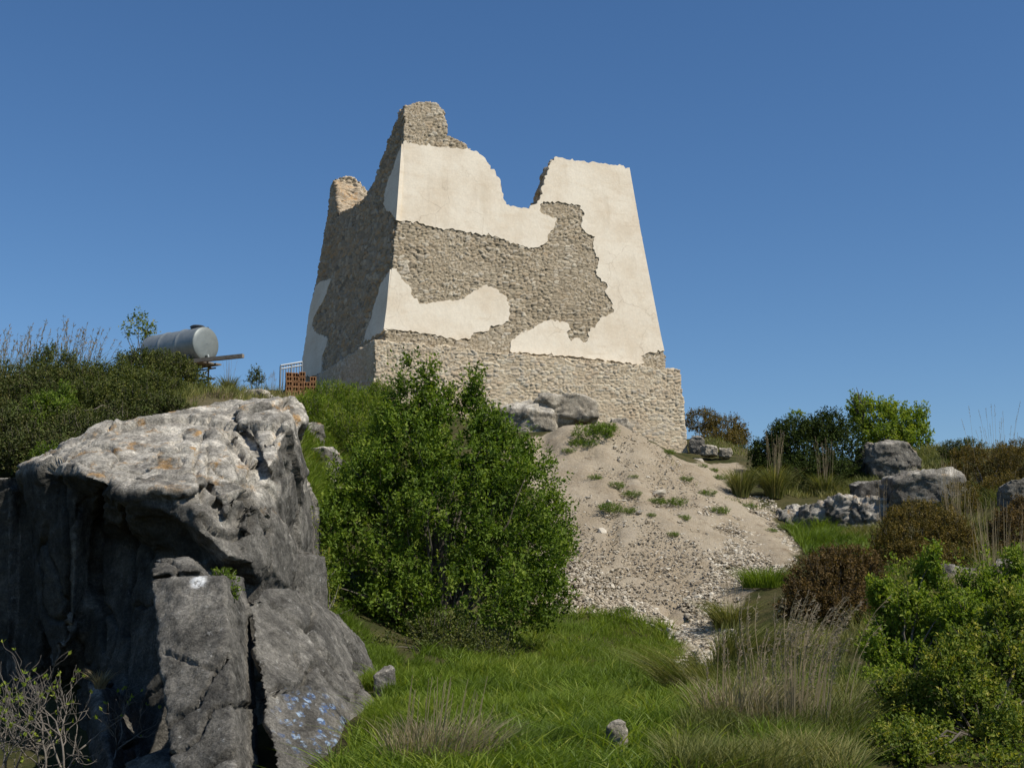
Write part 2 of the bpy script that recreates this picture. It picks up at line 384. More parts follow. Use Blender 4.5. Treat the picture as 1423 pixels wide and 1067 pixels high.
def H0(x, y):
    x, y = np.asarray(x, float), np.asarray(y, float)
    sh = x.shape; x = x.ravel(); y = y.ravel()
    out = np.empty(len(x))
    for a in range(0, len(x), 40000):
        xs, ys = x[a:a + 40000], y[a:a + 40000]
        d = _phi(np.hypot(xs[:, None] - K[None, :, 0], ys[:, None] - K[None, :, 1]))
        out[a:a + 40000] = d @ _w[:_n] + _w[_n] + xs * _w[_n + 1] + ys * _w[_n + 2]
    ex = np.maximum(np.abs(x) - 26, 0); ey = np.maximum(np.maximum(y - 62, -2 - y), 0)
    k = sst(0, 30, np.hypot(ex, ey))
    return (out * (1 - k) + (-3 + 1.2 * np.sin(x * .01) * np.cos(y * .013)) * k).reshape(sh)
_gx0, _gy0, _gs = -45.0, -6.0, .25
_GX, _GY = np.meshgrid(np.arange(_gx0, 45, _gs), np.arange(_gy0, 82, _gs), indexing='ij')
_GZ = H0(_GX, _GY)
def Hq(x, y):                            # quick look-up of the same heights
    u = np.clip((np.asarray(x, float) - _gx0) / _gs, 0, _GZ.shape[0] - 1.001); v = np.clip((np.asarray(y, float) - _gy0) / _gs, 0, _GZ.shape[1] - 1.001)
    i, j = u.astype(int), v.astype(int); u = u - i; v = v - j
    return (_GZ[i, j] * (1 - u) + _GZ[i + 1, j] * u) * (1 - v) + (_GZ[i, j + 1] * (1 - u) + _GZ[i + 1, j + 1] * u) * v
def H(x, y):
    x, y = np.asarray(x, float), np.asarray(y, float)
    P = np.stack([x, y, np.zeros_like(x)], -1)
    near = (np.abs(x) < 44) & (y > -5) & (y < 81)
    h = np.where(near, Hq(x, y), 0.0)
    if not near.all(): h = np.where(near, h, H0(x, y))
    return h + .10 * fbm(P * .8, 3, 4) + .03 * fbm(P * 4, 9, 2)
def G(px, py, tmin=6.0, tmax=75.0):      # first ground point seen at a pixel
    px, py = np.atleast_1d(np.asarray(px, float)), np.atleast_1d(np.asarray(py, float))
    d = ray(px, py); d = d / d[:, 1:2]
    hit = np.full(len(px), np.nan)
    prev = None
    for Y in np.arange(tmin, tmax, .15):
        zz_ = EYE + d[:, 2] * Y - Hq(d[:, 0] * Y, np.full(len(px), Y))
        ok = np.isnan(hit) & (zz_ <= 0)
        if prev is not None: hit[ok] = Y - .15 * (-zz_[ok]) / np.maximum(prev[ok] - zz_[ok], 1e-6)
        else: hit[ok] = Y
        prev = zz_
    X = d[:, 0] * hit
    return np.stack([X, hit, H(np.nan_to_num(X), np.nan_to_num(hit, nan=10.0))], -1)
def g1(px, py): return G([px], [py])[0]
def gpoly(pts):                          # outline on the ground from an outline in the picture
    q = G([p[0] for p in pts], [p[1] for p in pts])
    return [(a[0], a[1]) for a in q if not np.isnan(a[0])]

DIRT = gpoly([(700,660),(705,620),(780,596),(835,590),(885,598),(940,636),(965,643),(1010,640),(1040,650),(1000,672),(1060,702),(1108,765),(1090,795),(1030,835),(1005,865),(1022,892),(990,925),(957,908),(930,872),(850,850),(790,842),(740,850),(740,760),(750,680)])
xs = np.concatenate([-np.geomspace(3000, 27, 26), np.arange(-26, 26.01, .16), np.geomspace(27, 3000, 26)])
ys = np.concatenate([-np.geomspace(1000, 5, 18), np.arange(-4, 60.01, .16), np.geomspace(61, 4000, 30)])
gx, gy = np.meshgrid(xs, ys, indexing='ij')
gz = H(gx, gy)
gP = np.stack([gx, gy], -1)
dirt_in = np.zeros(gx.shape)
for k in range(6):                       # soft edge: average a few shifted tests
    dirt_in += inside(gP + np.array([math.cos(k), math.sin(k)]) * .35, DIRT) / 6
Pg = np.stack([gx, gy, np.zeros_like(gx)], -1)
gz += dirt_in * (.16 * fbm(Pg * np.array([1.3, .45, 1]), 21, 4) + .10 * fbm(Pg * 3.5, 25, 3) - .16 * (1 - sst(0, .07, np.abs(fbm(Pg * np.array([.55, .2, 1]), 28, 3)))))
dry = sst(24, 30, gy) * (gx < -5)
nx_, ny_ = gx.shape
idx = np.arange(nx_ * ny_).reshape(nx_, ny_)
mk('ground', np.stack([gx, gy, gz], -1).reshape(-1, 3), [np.stack([idx[:-1, :-1], idx[1:, :-1], idx[1:, 1:], idx[:-1, 1:]], -1).reshape(-1, 4)],
   M['ground'], attrs={'dirt': dirt_in, 'dry': dry}, smooth=True)['kind'] = 'structure'

# ------------------------------------------------------------------ watchtower
def zz(p): return np.array([(400 + x / 2.481, 120 + y / 2.481) for x, y in p])
BL = at(535, 467, 42.0); zb = BL[2]
BR = at_z(922, 490, zb); BLb = at_z(418, 523, zb)
TL = at(560, 196, 43.1)
def unit(v): return v / np.linalg.norm(v)
ex_f = unit(BR - BL)
n_f = unit(np.cross(ex_f, TL - BL)); ey_f = np.cross(n_f, ex_f)
if n_f[1] > 0: n_f = -n_f; ey_f = -ey_f
ey_f = unit((TL - BL) - ((TL - BL) @ ex_f) * ex_f)
ex_l = unit(BLb - BL)
n_l = unit(np.cross(ex_l, TL - BL)); n_l = n_l if n_l[0] < 0 else -n_l
ey_l = unit((TL - BL) - ((TL - BL) @ ex_l) * ex_l)
def to_st(pix, o, n, ex, ey):
    P = at_plane(pix[:, 0], pix[:, 1], o, n) - o
    return np.stack([P @ ex, P @ ey], -1)
def rough_line(poly, rng, amp=.035, step=.16, keep=()):
    out = []
    n = len(poly)
    for i in range(n):
        a, b = poly[i], poly[(i + 1) % n]
        L = np.linalg.norm(b - a)
        k = 1 if i in keep else max(1, int(L / step))
        nr = np.array([-(b - a)[1], (b - a)[0]]) / (L + 1e-9)
        for j in range(k):
            p = a + (b - a) * j / k
            if j: p = p + nr * rng.normal(0, amp)
            out.append(p)
    return np.array(out)
def sheet(name, o, ex, ey, n, poly, mat, parent, hfun, thick=.8, cell=.035, jag=.05, seed=0, midring=True, slope=0.0):
    lo, hi = poly.min(0) - .1, poly.max(0) + .1
    S, T = np.meshgrid(np.arange(lo[0], hi[0], cell), np.arange(lo[1], hi[1], cell), indexing='ij')
    cs, ct = S[:-1, :-1] + cell / 2, T[:-1, :-1] + cell / 2
    w = np.stack([cs, ct, np.zeros_like(cs)], -1)
    f1, gap, cid = worley(cs * 4, ct * 6, seed + 5)
    jit = jag * (np.stack([fbm(w * 3, seed, 3), fbm(w * 3, seed + 50, 3)], -1) * 1.5 + (cid[..., None] - .5) * 1.2)
    ins = inside(np.stack([cs, ct], -1) + jit, poly)
    disp, at_ = hfun(S, T)
    Vo = o + S[..., None] * ex + T[..., None] * ey + disp[..., None] * n
    rr = fbm(np.stack([S * 2.5, T * 2.5, S * 0], -1), seed + 7, 3)
    Vi = o + S[..., None] * ex + T[..., None] * ey - (thick + 0 * rr)[..., None] * n
    shp = S.shape; N = S.size
    rings = [Vo]
    nm = 11 if midring else 0
    q0 = S[..., None] * ex + T[..., None] * ey + o
    for k in range(nm):                  # broken faces of the wall ends
        d = thick * (k + 1) / (nm + 1)
        q = q0 - d * n
        rings.append(q + .15 * sst(.1, .5, S - slope * T)[..., None] * np.stack([fbm(q * 4.1, 60 + a, 3) for a in range(3)], -1))
    rings.append(Vi)
    V = np.concatenate([r.reshape(-1, 3) for r in rings])
    ID = np.arange(N).reshape(shp)
    c = np.argwhere(ins); i, j = c[:, 0], c[:, 1]
    quad = np.stack([ID[i, j], ID[i + 1, j], ID[i + 1, j + 1], ID[i, j + 1]], -1)
    last = (len(rings) - 1) * N
    faces = [quad, quad[:, ::-1] + last]
    pad = np.pad(ins, 1)
    for di, dj, a, b in ((0, -1, (0, 0), (1, 0)), (1, 0, (1, 0), (1, 1)), (0, 1, (1, 1), (0, 1)), (-1, 0, (0, 1), (0, 0))):
        m = ins & ~pad[1 + di:1 + di + ins.shape[0], 1 + dj:1 + dj + ins.shape[1]]
        c = np.argwhere(m)
        A = ID[c[:, 0] + a[0], c[:, 1] + a[1]]; B = ID[c[:, 0] + b[0], c[:, 1] + b[1]]
        for k in range(len(rings) - 1):
            faces.append(np.stack([B + k * N, A + k * N, A + (k + 1) * N, B + (k + 1) * N], -1))
    F_ = np.concatenate(faces)
    used = np.unique(F_); rm = np.full(len(V), -1); rm[used] = np.arange(len(used))
    at2 = {}
    for k, v in at_.items():
        at2[k] = np.tile(v.ravel(), len(rings))[used]
    deep = used >= N                     # stones on the broken wall ends
    q = V[used][deep]
    f1, gap, cid = worley((q @ n) * 5.5 + .5 * fbm(q * 3, 5, 2), (q @ ex + (q @ ey) * 1.6) * 5 + .5 * fbm(q * 3, 6, 2), 15)
    at2['rnd'][deep] = cid; at2['mort'][deep] = gap
    return mk(name, V[used], [rm[F_]], mat, parent, at2, smooth=True)
def rubble_h(sx, sy, relief, seed, big=.0, smear=0.0, lim=.034):
    def f(S, T):
        P = np.stack([S, T, np.zeros_like(S)], -1)
        wx = .16 * fbm(P * 2.2, seed, 3); wy = .12 * fbm(P * 2.2, seed + 9, 3)
        f1, gap, cid = worley((S + wx) / sx, (T + wy) / sy, seed)
        f1b, gapb, cidb = worley((S + wx) / (sx * .55), (T + wy) / (sy * .6), seed + 3)
        small = fbm(P * .9, seed + 31, 2) > .12
        gap = np.where(small, gapb, gap); cid = np.where(small, cidb, cid)
        h = relief * (sst(0, .3, gap) - .6 + .7 * (cid - .5)) + .25 * relief * fbm(P * 9, seed + 4, 3) + big * fbm(P * .7, seed + 8, 3)
        if smear:
            k = smear * sst(-.1, .35, fbm(P * 1.1, seed + 77, 4))
            h = h * (1 - k); gap = gap * (1 - .7 * k)
        return np.minimum(h, lim), {'rnd': cid, 'mort': gap}
    return f
tower = thing('watchtower', 'ruined square watchtower with broken top, half covered in cream plaster', 'tower', BL - np.array([0, 0, 3.0]))
PL_TOP = zz([(378,465),(398,192),(470,205),(560,215),(625,221),(655,229),(672,243),(690,270),(715,296),(733,330),(735,352),(741,388),(752,409),(790,419),(820,421),(850,409),(870,385),(876,345),(893,300),(905,265),(917,247),(1000,258),(1100,270),(1177,283),
 (1215,500),(1250,680),(1285,860),(1297,913),(1255,918),(1215,930),(1227,957),(1200,958),(1100,946),(1000,935),(900,925),(830,920),(765,914),(768,880),(800,855),(850,830),(905,805),(960,815),(975,840),(960,850),(975,880),(988,868),(1003,868),(1018,884),(1032,878),(1033,848),(1060,825),(1075,800),(1122,780),(1115,745),(1095,715),(1100,685),(1062,650),(1072,600),(1050,560),(1058,520),(1025,505),(1010,480),(1022,440),(1000,410),(940,402),(880,398),(866,430),(890,445),(925,455),(920,480),(905,500),(890,540),(860,557),(830,562),(800,550),(760,535),(720,520),(660,512),(600,500),(560,492),(520,492),(460,475),(400,466)])
PL_LOW = zz([(338,838),(358,628),(375,630),(390,665),(415,685),(430,725),(460,752),(500,745),(550,740),(600,735),(640,705),(685,685),(720,700),(750,725),(765,760),(760,800),(735,825),(700,825),(690,845),(640,850),(630,870),(590,876),(540,868),(490,855),(430,848),(380,842)])
WALL = zz([(330,905),(338,838),(378,465),(398,192),(401,110),(398,75),(415,62),(445,58),(485,53),(512,62),(542,84),(545,110),(552,150),(552,172),(580,180),(618,196),(622,212),(640,226),(668,243),(690,272),(713,297),(731,330),(733,352),(739,388),(750,410),(790,421),(820,424),(852,412),(874,386),(880,345),(897,300),(909,265),(921,249),(1000,261),(1100,273),(1174,286),(1212,500),(1247,680),(1282,860),(1298,940),(1300,985),(1000,960),(765,935),(500,895)])
rng = np.random.default_rng(4)
wall_st = to_st(WALL, BL, n_f, ex_f, ey_f)
sl_f = ((TL - BL) @ ex_f) / ((TL - BL) @ ey_f); sl_l = ((TL - BL) @ ex_l) / ((TL - BL) @ ey_l)
sheet('front_wall', BL, ex_f, ey_f, n_f, wall_st, M['stone_old'], tower, rubble_h(.215, .10, .055, 11, .02, .45), 1.25, .03, .05, 1, slope=sl_f)
def plaster_sheet(name, pix, o, n, ex, ey, off, keep, seed, grow=None):
    st = to_st(zz([]) if False else pix, o, n, ex, ey)
    if grow is not None: st = grow(st)
    st = rough_line(st, np.random.default_rng(seed), .03, .075, keep)
    tri = tessellate_polygon([[Vector((a, b, 0)) for a, b in st]])
    k = len(st)
    Vf = o + st[:, :1] * ex + st[:, 1:] * ey
    tri = np.array(tri)
    p = st[tri]; area = (p[:, 1, 0] - p[:, 0, 0]) * (p[:, 2, 1] - p[:, 0, 1]) - (p[:, 2, 0] - p[:, 0, 0]) * (p[:, 1, 1] - p[:, 0, 1])
    flip = (np.cross(ex, ey) @ n) < 0
    bad = (area < 0) != flip
    tri[bad] = tri[bad][:, ::-1]
    i = np.arange(k); j = (i + 1) % k
    return mk(name, np.concatenate([Vf + off * n, Vf - .09 * n]), [tri, tri[:, ::-1] + k, np.stack([i, j, j + k, i + k], -1)], M['plaster'], tower)
straight_f = {0, 23, 24, 25, 26}
def grow_left(st):
    st = st.copy(); st[st[:, 0] < .12, 0] = -.05; return st
plaster_sheet('plaster', PL_TOP, BL, n_f, ex_f, ey_f, .042, straight_f, 3, grow_left)
plaster_sheet('plaster', PL_LOW, BL, n_f, ex_f, ey_f, .042, {0}, 5, grow_left)
# left wall, in its own shade
LEFT = zz([(330,930),(338,838),(378,465),(398,192),(401,110),(400,64),(392,70),(379,95),(376,125),(362,150),(345,190),(330,240),(318,262),(308,300),(292,340),(275,365),(255,395),(215,420),(185,435),(176,447),(170,400),(166,340),(158,330),(148,350),(140,430),(122,540),(105,640),(88,720),(75,800),(60,900),(45,1002),(80,1060),(200,1010)])
left_st = to_st(LEFT, BL, n_l, ex_l, ey_l)
left_st[:, 0] = np.maximum(left_st[:, 0], left_st[:, 1] * sl_l + .10)
sheet('side_wall', BL, ex_l, ey_l, n_l, left_st, M['stone_side'], tower, rubble_h(.26, .18, .10, 23, .07, .5), 1.2, .035, .06, 2, slope=sl_l)
for pts, sd in (([(100,690),(120,672),(152,668),(140,700),(128,735),(110,765),(92,800),(86,825),(100,850),(140,868),(136,900),(122,930),(118,985),(100,998),(48,1000),(68,850),(80,760)], 7),
                ([(357,632),(338,660),(322,690),(315,720),(300,760),(292,800),(275,840),(265,880),(285,874),(338,842)], 8),
                ([(397,200),(376,255),(362,300),(348,330),(338,370),(335,410),(345,432),(362,440),(378,462)], 9)):
    plaster_sheet('plaster', zz(pts), BL, n_l, ex_l, ey_l, .05, {len(pts) - 1}, sd)
# right and rear walls
TR = at_z(875, 233, TL[2])
BRb = BR + (BLb - BL) + np.array([1.2, .4, 0])
TLb_ = BLb + (TL - BL) * 1.0 + np.array([1.2, -1.6, 0])
def plane(o, a, b, out):
    ex = unit(a - o); n = unit(np.cross(ex, b - o)); n = n if n @ out > 0 else -n
    return ex, unit((b - o) - ((b - o) @ ex) * ex), n
ex_r, ey_r, n_r = plane(BR, BRb, TR, np.array([1., 0, 0]))
Lr = np.linalg.norm(BRb - BR)
hr = (TR - BR) @ ey_r; sr = (TR - BR) @ ex_r
sheet('side_wall', BR, ex_r, ey_r, n_r, np.array([(.3, -2.0), (Lr, -2.0), (Lr - 1.0, hr - .1), (Lr - 3, hr - .4), (3, hr - .3), (sr + .3, hr - .05), (.3, 0)]), M['stone_old'], tower, rubble_h(.28, .2, .06, 41, .03), 1.0, .09, .06, 4)
# rear wall: its sunlit inner face shows above the dip of the side wall
REAR = zz([(166,340),(160,326),(176,317),(190,311),(215,313),(238,322),(256,345),(272,362),(285,380),(300,420),(300,520),(140,520),(150,420)])
n_b = np.array([-n_f[0] * -1, n_f[1], 0]); n_b = unit(np.array([n_f[0], n_f[1], 0]))
o_b = BLb - n_b * 0.2 + np.array([.5, 0, 0])
ex_b = unit(np.array([-n_b[1], n_b[0], 0])); ex_b = ex_b if ex_b[0] > 0 else -ex_b
ey_b = np.array([0, 0, 1.0])
rear_st = to_st(REAR, o_b, n_b, ex_b, ey_b)
s_in = rear_st[:, 0].max(); zlow = rear_st[:, 1].min()
top_t = rear_st[8][1]
rear = np.concatenate([rear_st[:9], [[s_in + 1.5, top_t - 2.0], [s_in + 6.0, top_t - 2.6], [s_in + 6.2, -2], [rear_st[0, 0], -2]]])
sheet('rear_wall', o_b, ex_b, ey_b, n_b, rear, M['stone_new'], tower, rubble_h(.3, .2, .12, 57, .05), 1.1, .045, .06, 6)
# plinth
up = np.array([0, 0, 1.0])
n_p = unit(np.array([n_f[0], n_f[1], 0]))
PB = at_plane(np.array(521.), np.array(472.), BL + n_p * .42, n_p)
ex_p = np.array([-n_p[1], n_p[0], 0]); ey_p = up
pl_st = to_st(np.array([(521, 472), (600, 480), (700, 491), (800, 501), (880, 507), (945, 514), (951, 570), (957, 640), (958, 720), (521, 690)], float), PB, n_p, ex_p, ey_p)
plinth = sheet('plinth', PB, ex_p, ey_p, n_p, pl_st, M['stone_new'], tower, rubble_h(.22, .10, .036, 71, .02, .4), 1.0, .028, .03, 8)
n_q = unit(np.array([n_l[0], n_l[1], 0])); ex_q = np.array([n_q[1], -n_q[0], 0]); ex_q = ex_q if ex_q[1] > 0 else -ex_q
ql_st = to_st(np.array([(521, 472), (440, 522), (436, 600), (521, 690)], float), PB, n_q, ex_q, up)
ql_st[:, 0] = np.maximum(ql_st[:, 0], .08)
sheet('plinth', PB, ex_q, up, n_q, ql_st, M['stone_new'], tower, rubble_h(.22, .14, .04, 83, .02, .6), .8, .045, .03, 9)

# ------------------------------------------------------------------ rocks
def hull_mesh(blocks):
    bm = bmesh.new()
    for pts in blocks:
        b = bmesh.new()
        for p in pts: b.verts.new([float(v) for v in p])
        r = bmesh.ops.convex_hull(b, input=b.verts)
        dead = [v for v in r['geom_interior'] + r['geom_unused'] if isinstance(v, bmesh.types.BMVert)]
        bmesh.ops.delete(b, geom=list(set(dead)), context='VERTS')
        bmesh.ops.recalc_face_normals(b, faces=b.faces)
        tmp = bpy.data.meshes.new('tmp'); b.to_mesh(tmp); b.free(); bm.from_mesh(tmp); bpy.data.meshes.remove(tmp)
    me = bpy.data.meshes.new('tmp'); bm.to_mesh(me); bm.free()
    return me
def remeshed(blocks, voxel, sm=2):
    me = hull_mesh(blocks)
    o = bpy.data.objects.new('tmp', me); C.objects.link(o)
    m = o.modifiers.new('r', 'REMESH'); m.mode = 'VOXEL'; m.voxel_size = voxel
    s = o.modifiers.new('s', 'SMOOTH'); s.iterations = sm; s.factor = .5
    dg = bpy.context.evaluated_depsgraph_get(); dg.update()
    ev = o.evaluated_get(dg).to_mesh()
    n = len(ev.vertices); V = np.empty(n * 3, np.float32); ev.vertices.foreach_get('co', V)
    Nn = np.empty(n * 3, np.float32); ev.vertices.foreach_get('normal', Nn)
    ps = np.empty(len(ev.loops), np.int32); ev.loops.foreach_get('vertex_index', ps)
    lt = np.empty(len(ev.polygons), np.int32); ev.polygons.foreach_get('loop_total', lt)
    ls = np.empty(len(ev.polygons), np.int32); ev.polygons.foreach_get('loop_start', ls)
    fs = []
    for k in np.unique(lt):
        st = ls[lt == k]
        fs.append(np.stack([ps[st + a] for a in range(k)], -1))
    o.evaluated_get(dg).to_mesh_clear()
    bpy.data.objects.remove(o); bpy.data.meshes.remove(me)
    return V.reshape(-1, 3).astype(float), Nn.reshape(-1, 3).astype(float), fs
def A(*pts): return [at(p[0], p[1], 14.3 + .55 * (p[2] - 14.3) if p[2] > 14.3 else p[2]) for p in pts]
def back(pts, d): return list(pts) + [np.array(p) + np.array(d) for p in pts]
B = []
# overhanging upper mass with its pale back
top = A((300,556,21.5),(228,570,20.4),(150,592,19.4),(60,634,18.8),(20,648,18.6))
edge = A((30,662,18.0),(105,645,16.0),(122,662,15.3),(200,692,14.9),(268,706,14.4),(278,742,14.25),(318,772,14.3),(352,782,14.6))
B.append(top + edge + A((120,740,18),(235,770,16.4),(310,800,15.8),(40,720,19.5),(330,700,15.7),(355,640,17.6)) + [np.array(p) + np.array((.3, 2.0, -1.5)) for p in top])
# right flank
B.append(A((292,556,21.4),(330,550,21.8),(395,556,21.6),(408,585,20.2),(382,640,18.6),(384,706,17.4),(378,745,16.6),(360,800,15.2),(330,772,14.5),(300,690,15.9),(330,650,17.6),(300,600,20))
         + A((300,820,16.5),(385,860,17)) + [at(330,550,21.8) + np.array((.2, 2, -2)), at(414,585,20.2) + np.array((.3, 2, -2))])
B.append(A((340,556,21.4),(418,556,22.6),(424,585,22.0),(412,600,21.0),(345,575,20.6)) + A((340,620,22),(405,630,23)))
# wall in shade below the overhang, with a rib
B.append(back(A((105,700,18.6),(105,960,18),(270,760,15.4),(270,1000,15.2),(180,1180,14.8),(105,1180,17)), (1.2, 2.4, 0)))
B.append(back(A((40,664,17.6),(78,655,16.9),(104,648,16.3),(106,760,16.6),(100,880,16.9),(70,930,17.2),(52,860,17.4),(36,760,17.7)), (.5, 2.2, 0)))
B.append(back(A((-60,680,20.5),(60,670,18.6),(60,1150,18.2),(-60,1150,19.6)), (.8, 3, 0)))
B.append(back(A((-40,668,19.2),(14,660,18.6),(22,760,18.8),(10,960,18.6),(-40,960,19)), (.3, 2, 0)))
# front slab
B.append(back(A((208,808,13.2),(236,802,13.1),(312,800,13.0),(322,860,12.7),(326,960,12.0),(332,1160,10.8),(246,1160,11.0),(242,1040,11.7),(238,960,12.2),(212,862,12.9)), (-.05, 1.2, .02)))
B.append(back(A((212,776,14.2),(262,772,14.0),(276,792,13.6),(212,798,13.6)), (.0, 1.2, -.1)))
# rear of the crack and right slab
B.append(back(A((285,800,15.4),(360,800,15.6),(430,1130,15.2),(250,1130,15.0)), (.2, 1.4, 0)))
B.append(back(A((346,836,13.7),(366,818,14.1),(402,816,14.6),(440,856,14.9),(470,930,14.4),(480,990,13.2),(474,1050,12.4),(440,1110,11.8),(396,1150,11.2),(372,1000,12.2),(352,900,13.0)), (.25, 2.3, -.3)))
B.append(back(A((466,935,14.3),(498,950,14.3),(530,986,13.8),(505,1030,13.0),(478,1060,12.5),(470,1000,13.2)), (.1, 1.2, -.3)))
# low rocks at the foot of the shaded wall
B.append(back(A((122,944,15.0),(142,958,14.6),(150,1010,14.0),(160,1090,13.2),(128,1080,13.8)), (-.1, 1.2, -.1)))
B.append(back(A((168,1062,12.6),(215,1046,12.4),(240,1056,12.2),(250,1100,11.6),(170,1110,12.0)), (0, 1.2, -.05)))
# bedding slabs stepping up the crest, and a smooth proud face
for k in range(5):
    y_, Y_ = 690 - 15 * k, 14.45 + .6 * k
    l_, r_ = (158, 150, 172, 160, 190, 150)[k], (262, 272, 255, 285, 268, 250)[k]
    B.append(back(A((l_, y_ + 2, Y_ + .5), ((l_ + r_) / 2, y_ - 3, Y_ + .12), (r_, y_, Y_), (r_ + 3, y_ - 8, Y_ + .05), (l_ - 4, y_ - 6, Y_ + .55), ((l_ + r_) / 2, y_ - 11, Y_ + .18)), (.1, 1.2, .42)))
B.append(back(A((266,604,18.0),(302,588,18.6),(322,630,16.9),(334,690,15.2),(312,712,14.6),(284,650,16.0)), (.1, 1.5, -.5)))
B.append(back(A((330,560,20.5),(372,556,20.5),(400,590,19.0),(384,640,17.5),(372,650,17.0),(345,600,18.8)), (.1, 1.5, -.6)))
B.append(back(A((340,700,15.2),(376,700,16.4),(384,730,16.4),(374,785,15.4),(352,796,14.9),(338,760,14.6)), (.1, 1.2, -.3)))
V, Nn, fs = remeshed(B, .032, 1)
up_f = np.clip(Nn[:, 2], 0, 1)
st_dir = unit(np.array([.22, -.12, 1.0]))
s_ = V @ st_dir + .25 * fbm(V * .6, 91, 3)
lay = np.abs(((s_ * 3.2) % 1) - .5) * 2
high = sst(3.2, 4.2, V[:, 2])
flut = fbm(V * np.array([2.6, 2.6, .35]), 93, 4)
shade = sst(.2, -.3, Nn[:, 0]) * (1 - up_f)
bil = lambda P, s, o=4: np.abs(fbm(P, s, o)) * 2 - .45
kl = .4 + .6 * sst(1.6, 2.8, V[:, 2])
d = kl * .05 * fbm(V * .75, 81, 3) - .012 * bil(V * 5.5, 83, 4) - .014 * bil(V * 13, 84, 2) + .17 * flut * shade
d += -.05 * high * sst(.55, .8, lay) * sst(-.15, .25, fbm(V * np.array([.55, .9, 1.4]), 95, 3))
wv = V + .10 * np.stack([fbm(V * 1.3, 140 + k, 3) for k in range(3)], -1)
rotm = np.array([[.97, .05, .24], [-.03, .995, -.10], [-.24, .09, .966]])
bed = wv @ rotm.T
c1, g1_ = chips(bed * np.array([.5, .5, .95]), 301, .15, .13)
c2, g2_ = chips(bed * np.array([1.3, 1.3, 3.6]), 311, .05, .045)
c3, g3_ = chips(bed * np.array([4.5, 4.5, 9]), 321, .014, .013)
kc = .10 + .90 * sst(2.3, 3.0, V[:, 2])
d += kc * .8 * c1 + c3 * .7 - .05 * kc * (1 - sst(0, .025, g1_)) 
crk = np.abs(fbm(V * np.array([1.1, 1.1, .7]), 96, 3))
d -= .13 * (1 - sst(0, .03, crk)) * (V[:, 0] > -6)
def project(P):
    q = P - np.array([0, 0, EYE]); f = q[:, 1] * cp + q[:, 2] * sp
    return CX + F * q[:, 0] / f, CY - F * (q[:, 2] * cp - q[:, 1] * sp) / f
qx, qy = project(V + .0 * Nn)
facing = np.einsum('ij,ij->i', Nn, V - np.array([0, 0, EYE])) < 0
def seam(pts, depth, w, lip=0.0):
    global d
    best = np.full(len(V), 1e9); sg = np.zeros(len(V))
    for (x0, y0), (x1, y1) in zip(pts[:-1], pts[1:]):
        t_ = np.clip(((qx - x0) * (x1 - x0) + (qy - y0) * (y1 - y0)) / ((x1 - x0) ** 2 + (y1 - y0) ** 2), 0, 1)
        ex_, ey_ = qx - x0 - t_ * (x1 - x0), qy - y0 - t_ * (y1 - y0)
        r_ = np.hypot(ex_, ey_) + 1.8 * fbm(V * 2.5, 61, 3)
        n_ = r_ < best; best = np.where(n_, r_, best); sg = np.where(n_, ey_, sg)
    d = d - facing * depth * (1 - sst(w * .5, w * 1.5, best))
    if lip: d = d + facing * lip * (1 - sst(2, 16, best)) * (sg < -1.5)
for p_, dp_, w_, lp_ in ([((288,615),(290,680)), .07, 1.8, 0], [((298,703),(320,697),(340,688)), .16, 3.5, .09], [((281,719),(297,741),(325,748),(347,737),(352,712)), .10, 2.6, .05], [((338,672),(352,728)), .09, 2.5, 0], [((322,606),(338,636),(352,646)), .10, 2.6, .05],
        [((346,578),(400,562)), .14, 3, .06], [((372,614),(392,586)), .10, 2.6, 0], [((352,596),(362,640),(346,660)), .09, 2.4, 0], [((375,837),(431,877),(470,930)), .07, 2.2, 0], [((412,905),(420,935)), .05, 2, 0], [((398,960),(440,955)), .04, 1.8, 0], [((280,700),(270,640),(282,600)), .06, 2.2, 0],
        [((82,665),(92,760),(84,860)), .22, 4, 0], [((138,690),(132,800),(140,900)), .22, 5, 0], [((176,700),(180,780),(172,880)), .16, 4, 0], [((226,905),(300,930)), .05, 2, 0]):
    seam(p_, dp_, w_, lp_)
ter = 0
for h_, sd_ in ((.15, 31),):
    s2_ = (V @ st_dir + .18 * fbm(V * .7, sd_, 3)) / h_
    fr = s2_ - np.floor(s2_)
    ter = ter + h_ * (sst(.5, .74, fr) - fr) * sst(.0, .12, fbm(V * .7, sd_ + 5, 3))
V2 = V + Nn * d[:, None] + st_dir * (.0 * ter * high * sst(.25, .6, up_f))[:, None]
pale = sst(2.7, 3.9, V[:, 2] + .7 * fbm(V * .8, 97, 3) + .6 * (up_f - .5)) * sst(.0, .4, up_f + .2 * fbm(V * 2, 98, 3))
shade_tint = sst(.15, -.35, Nn[:, 0] + .25 * fbm(V * np.array([2, 2, .4]), 99, 3)) * sst(.35, .05, up_f) * sst(-3.0, -3.7, V[:, 0])  # mask for the painted shade: steep rock facing left, under the overhang
pb = at(432, 1010, 12.7); pw = at(276, 808, 13.0); pw2 = at(222, 838, 13.1)
dist = lambda p: np.linalg.norm((V - p) * np.array([1, .6, 1]), axis=1)
blue = sst(.50, .24, dist(pb)); white = np.maximum(sst(.10, .05, dist(pw)), sst(.10, .04, dist(pw2)) * .6)
oc = mk('rock_outcrop', V2, fs, M['cliff'], attrs={'pale': pale, 'blue': blue, 'white': white, 'shade_tint': shade_tint}, smooth=True)
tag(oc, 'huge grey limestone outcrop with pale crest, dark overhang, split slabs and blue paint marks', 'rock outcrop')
_rc = [0]
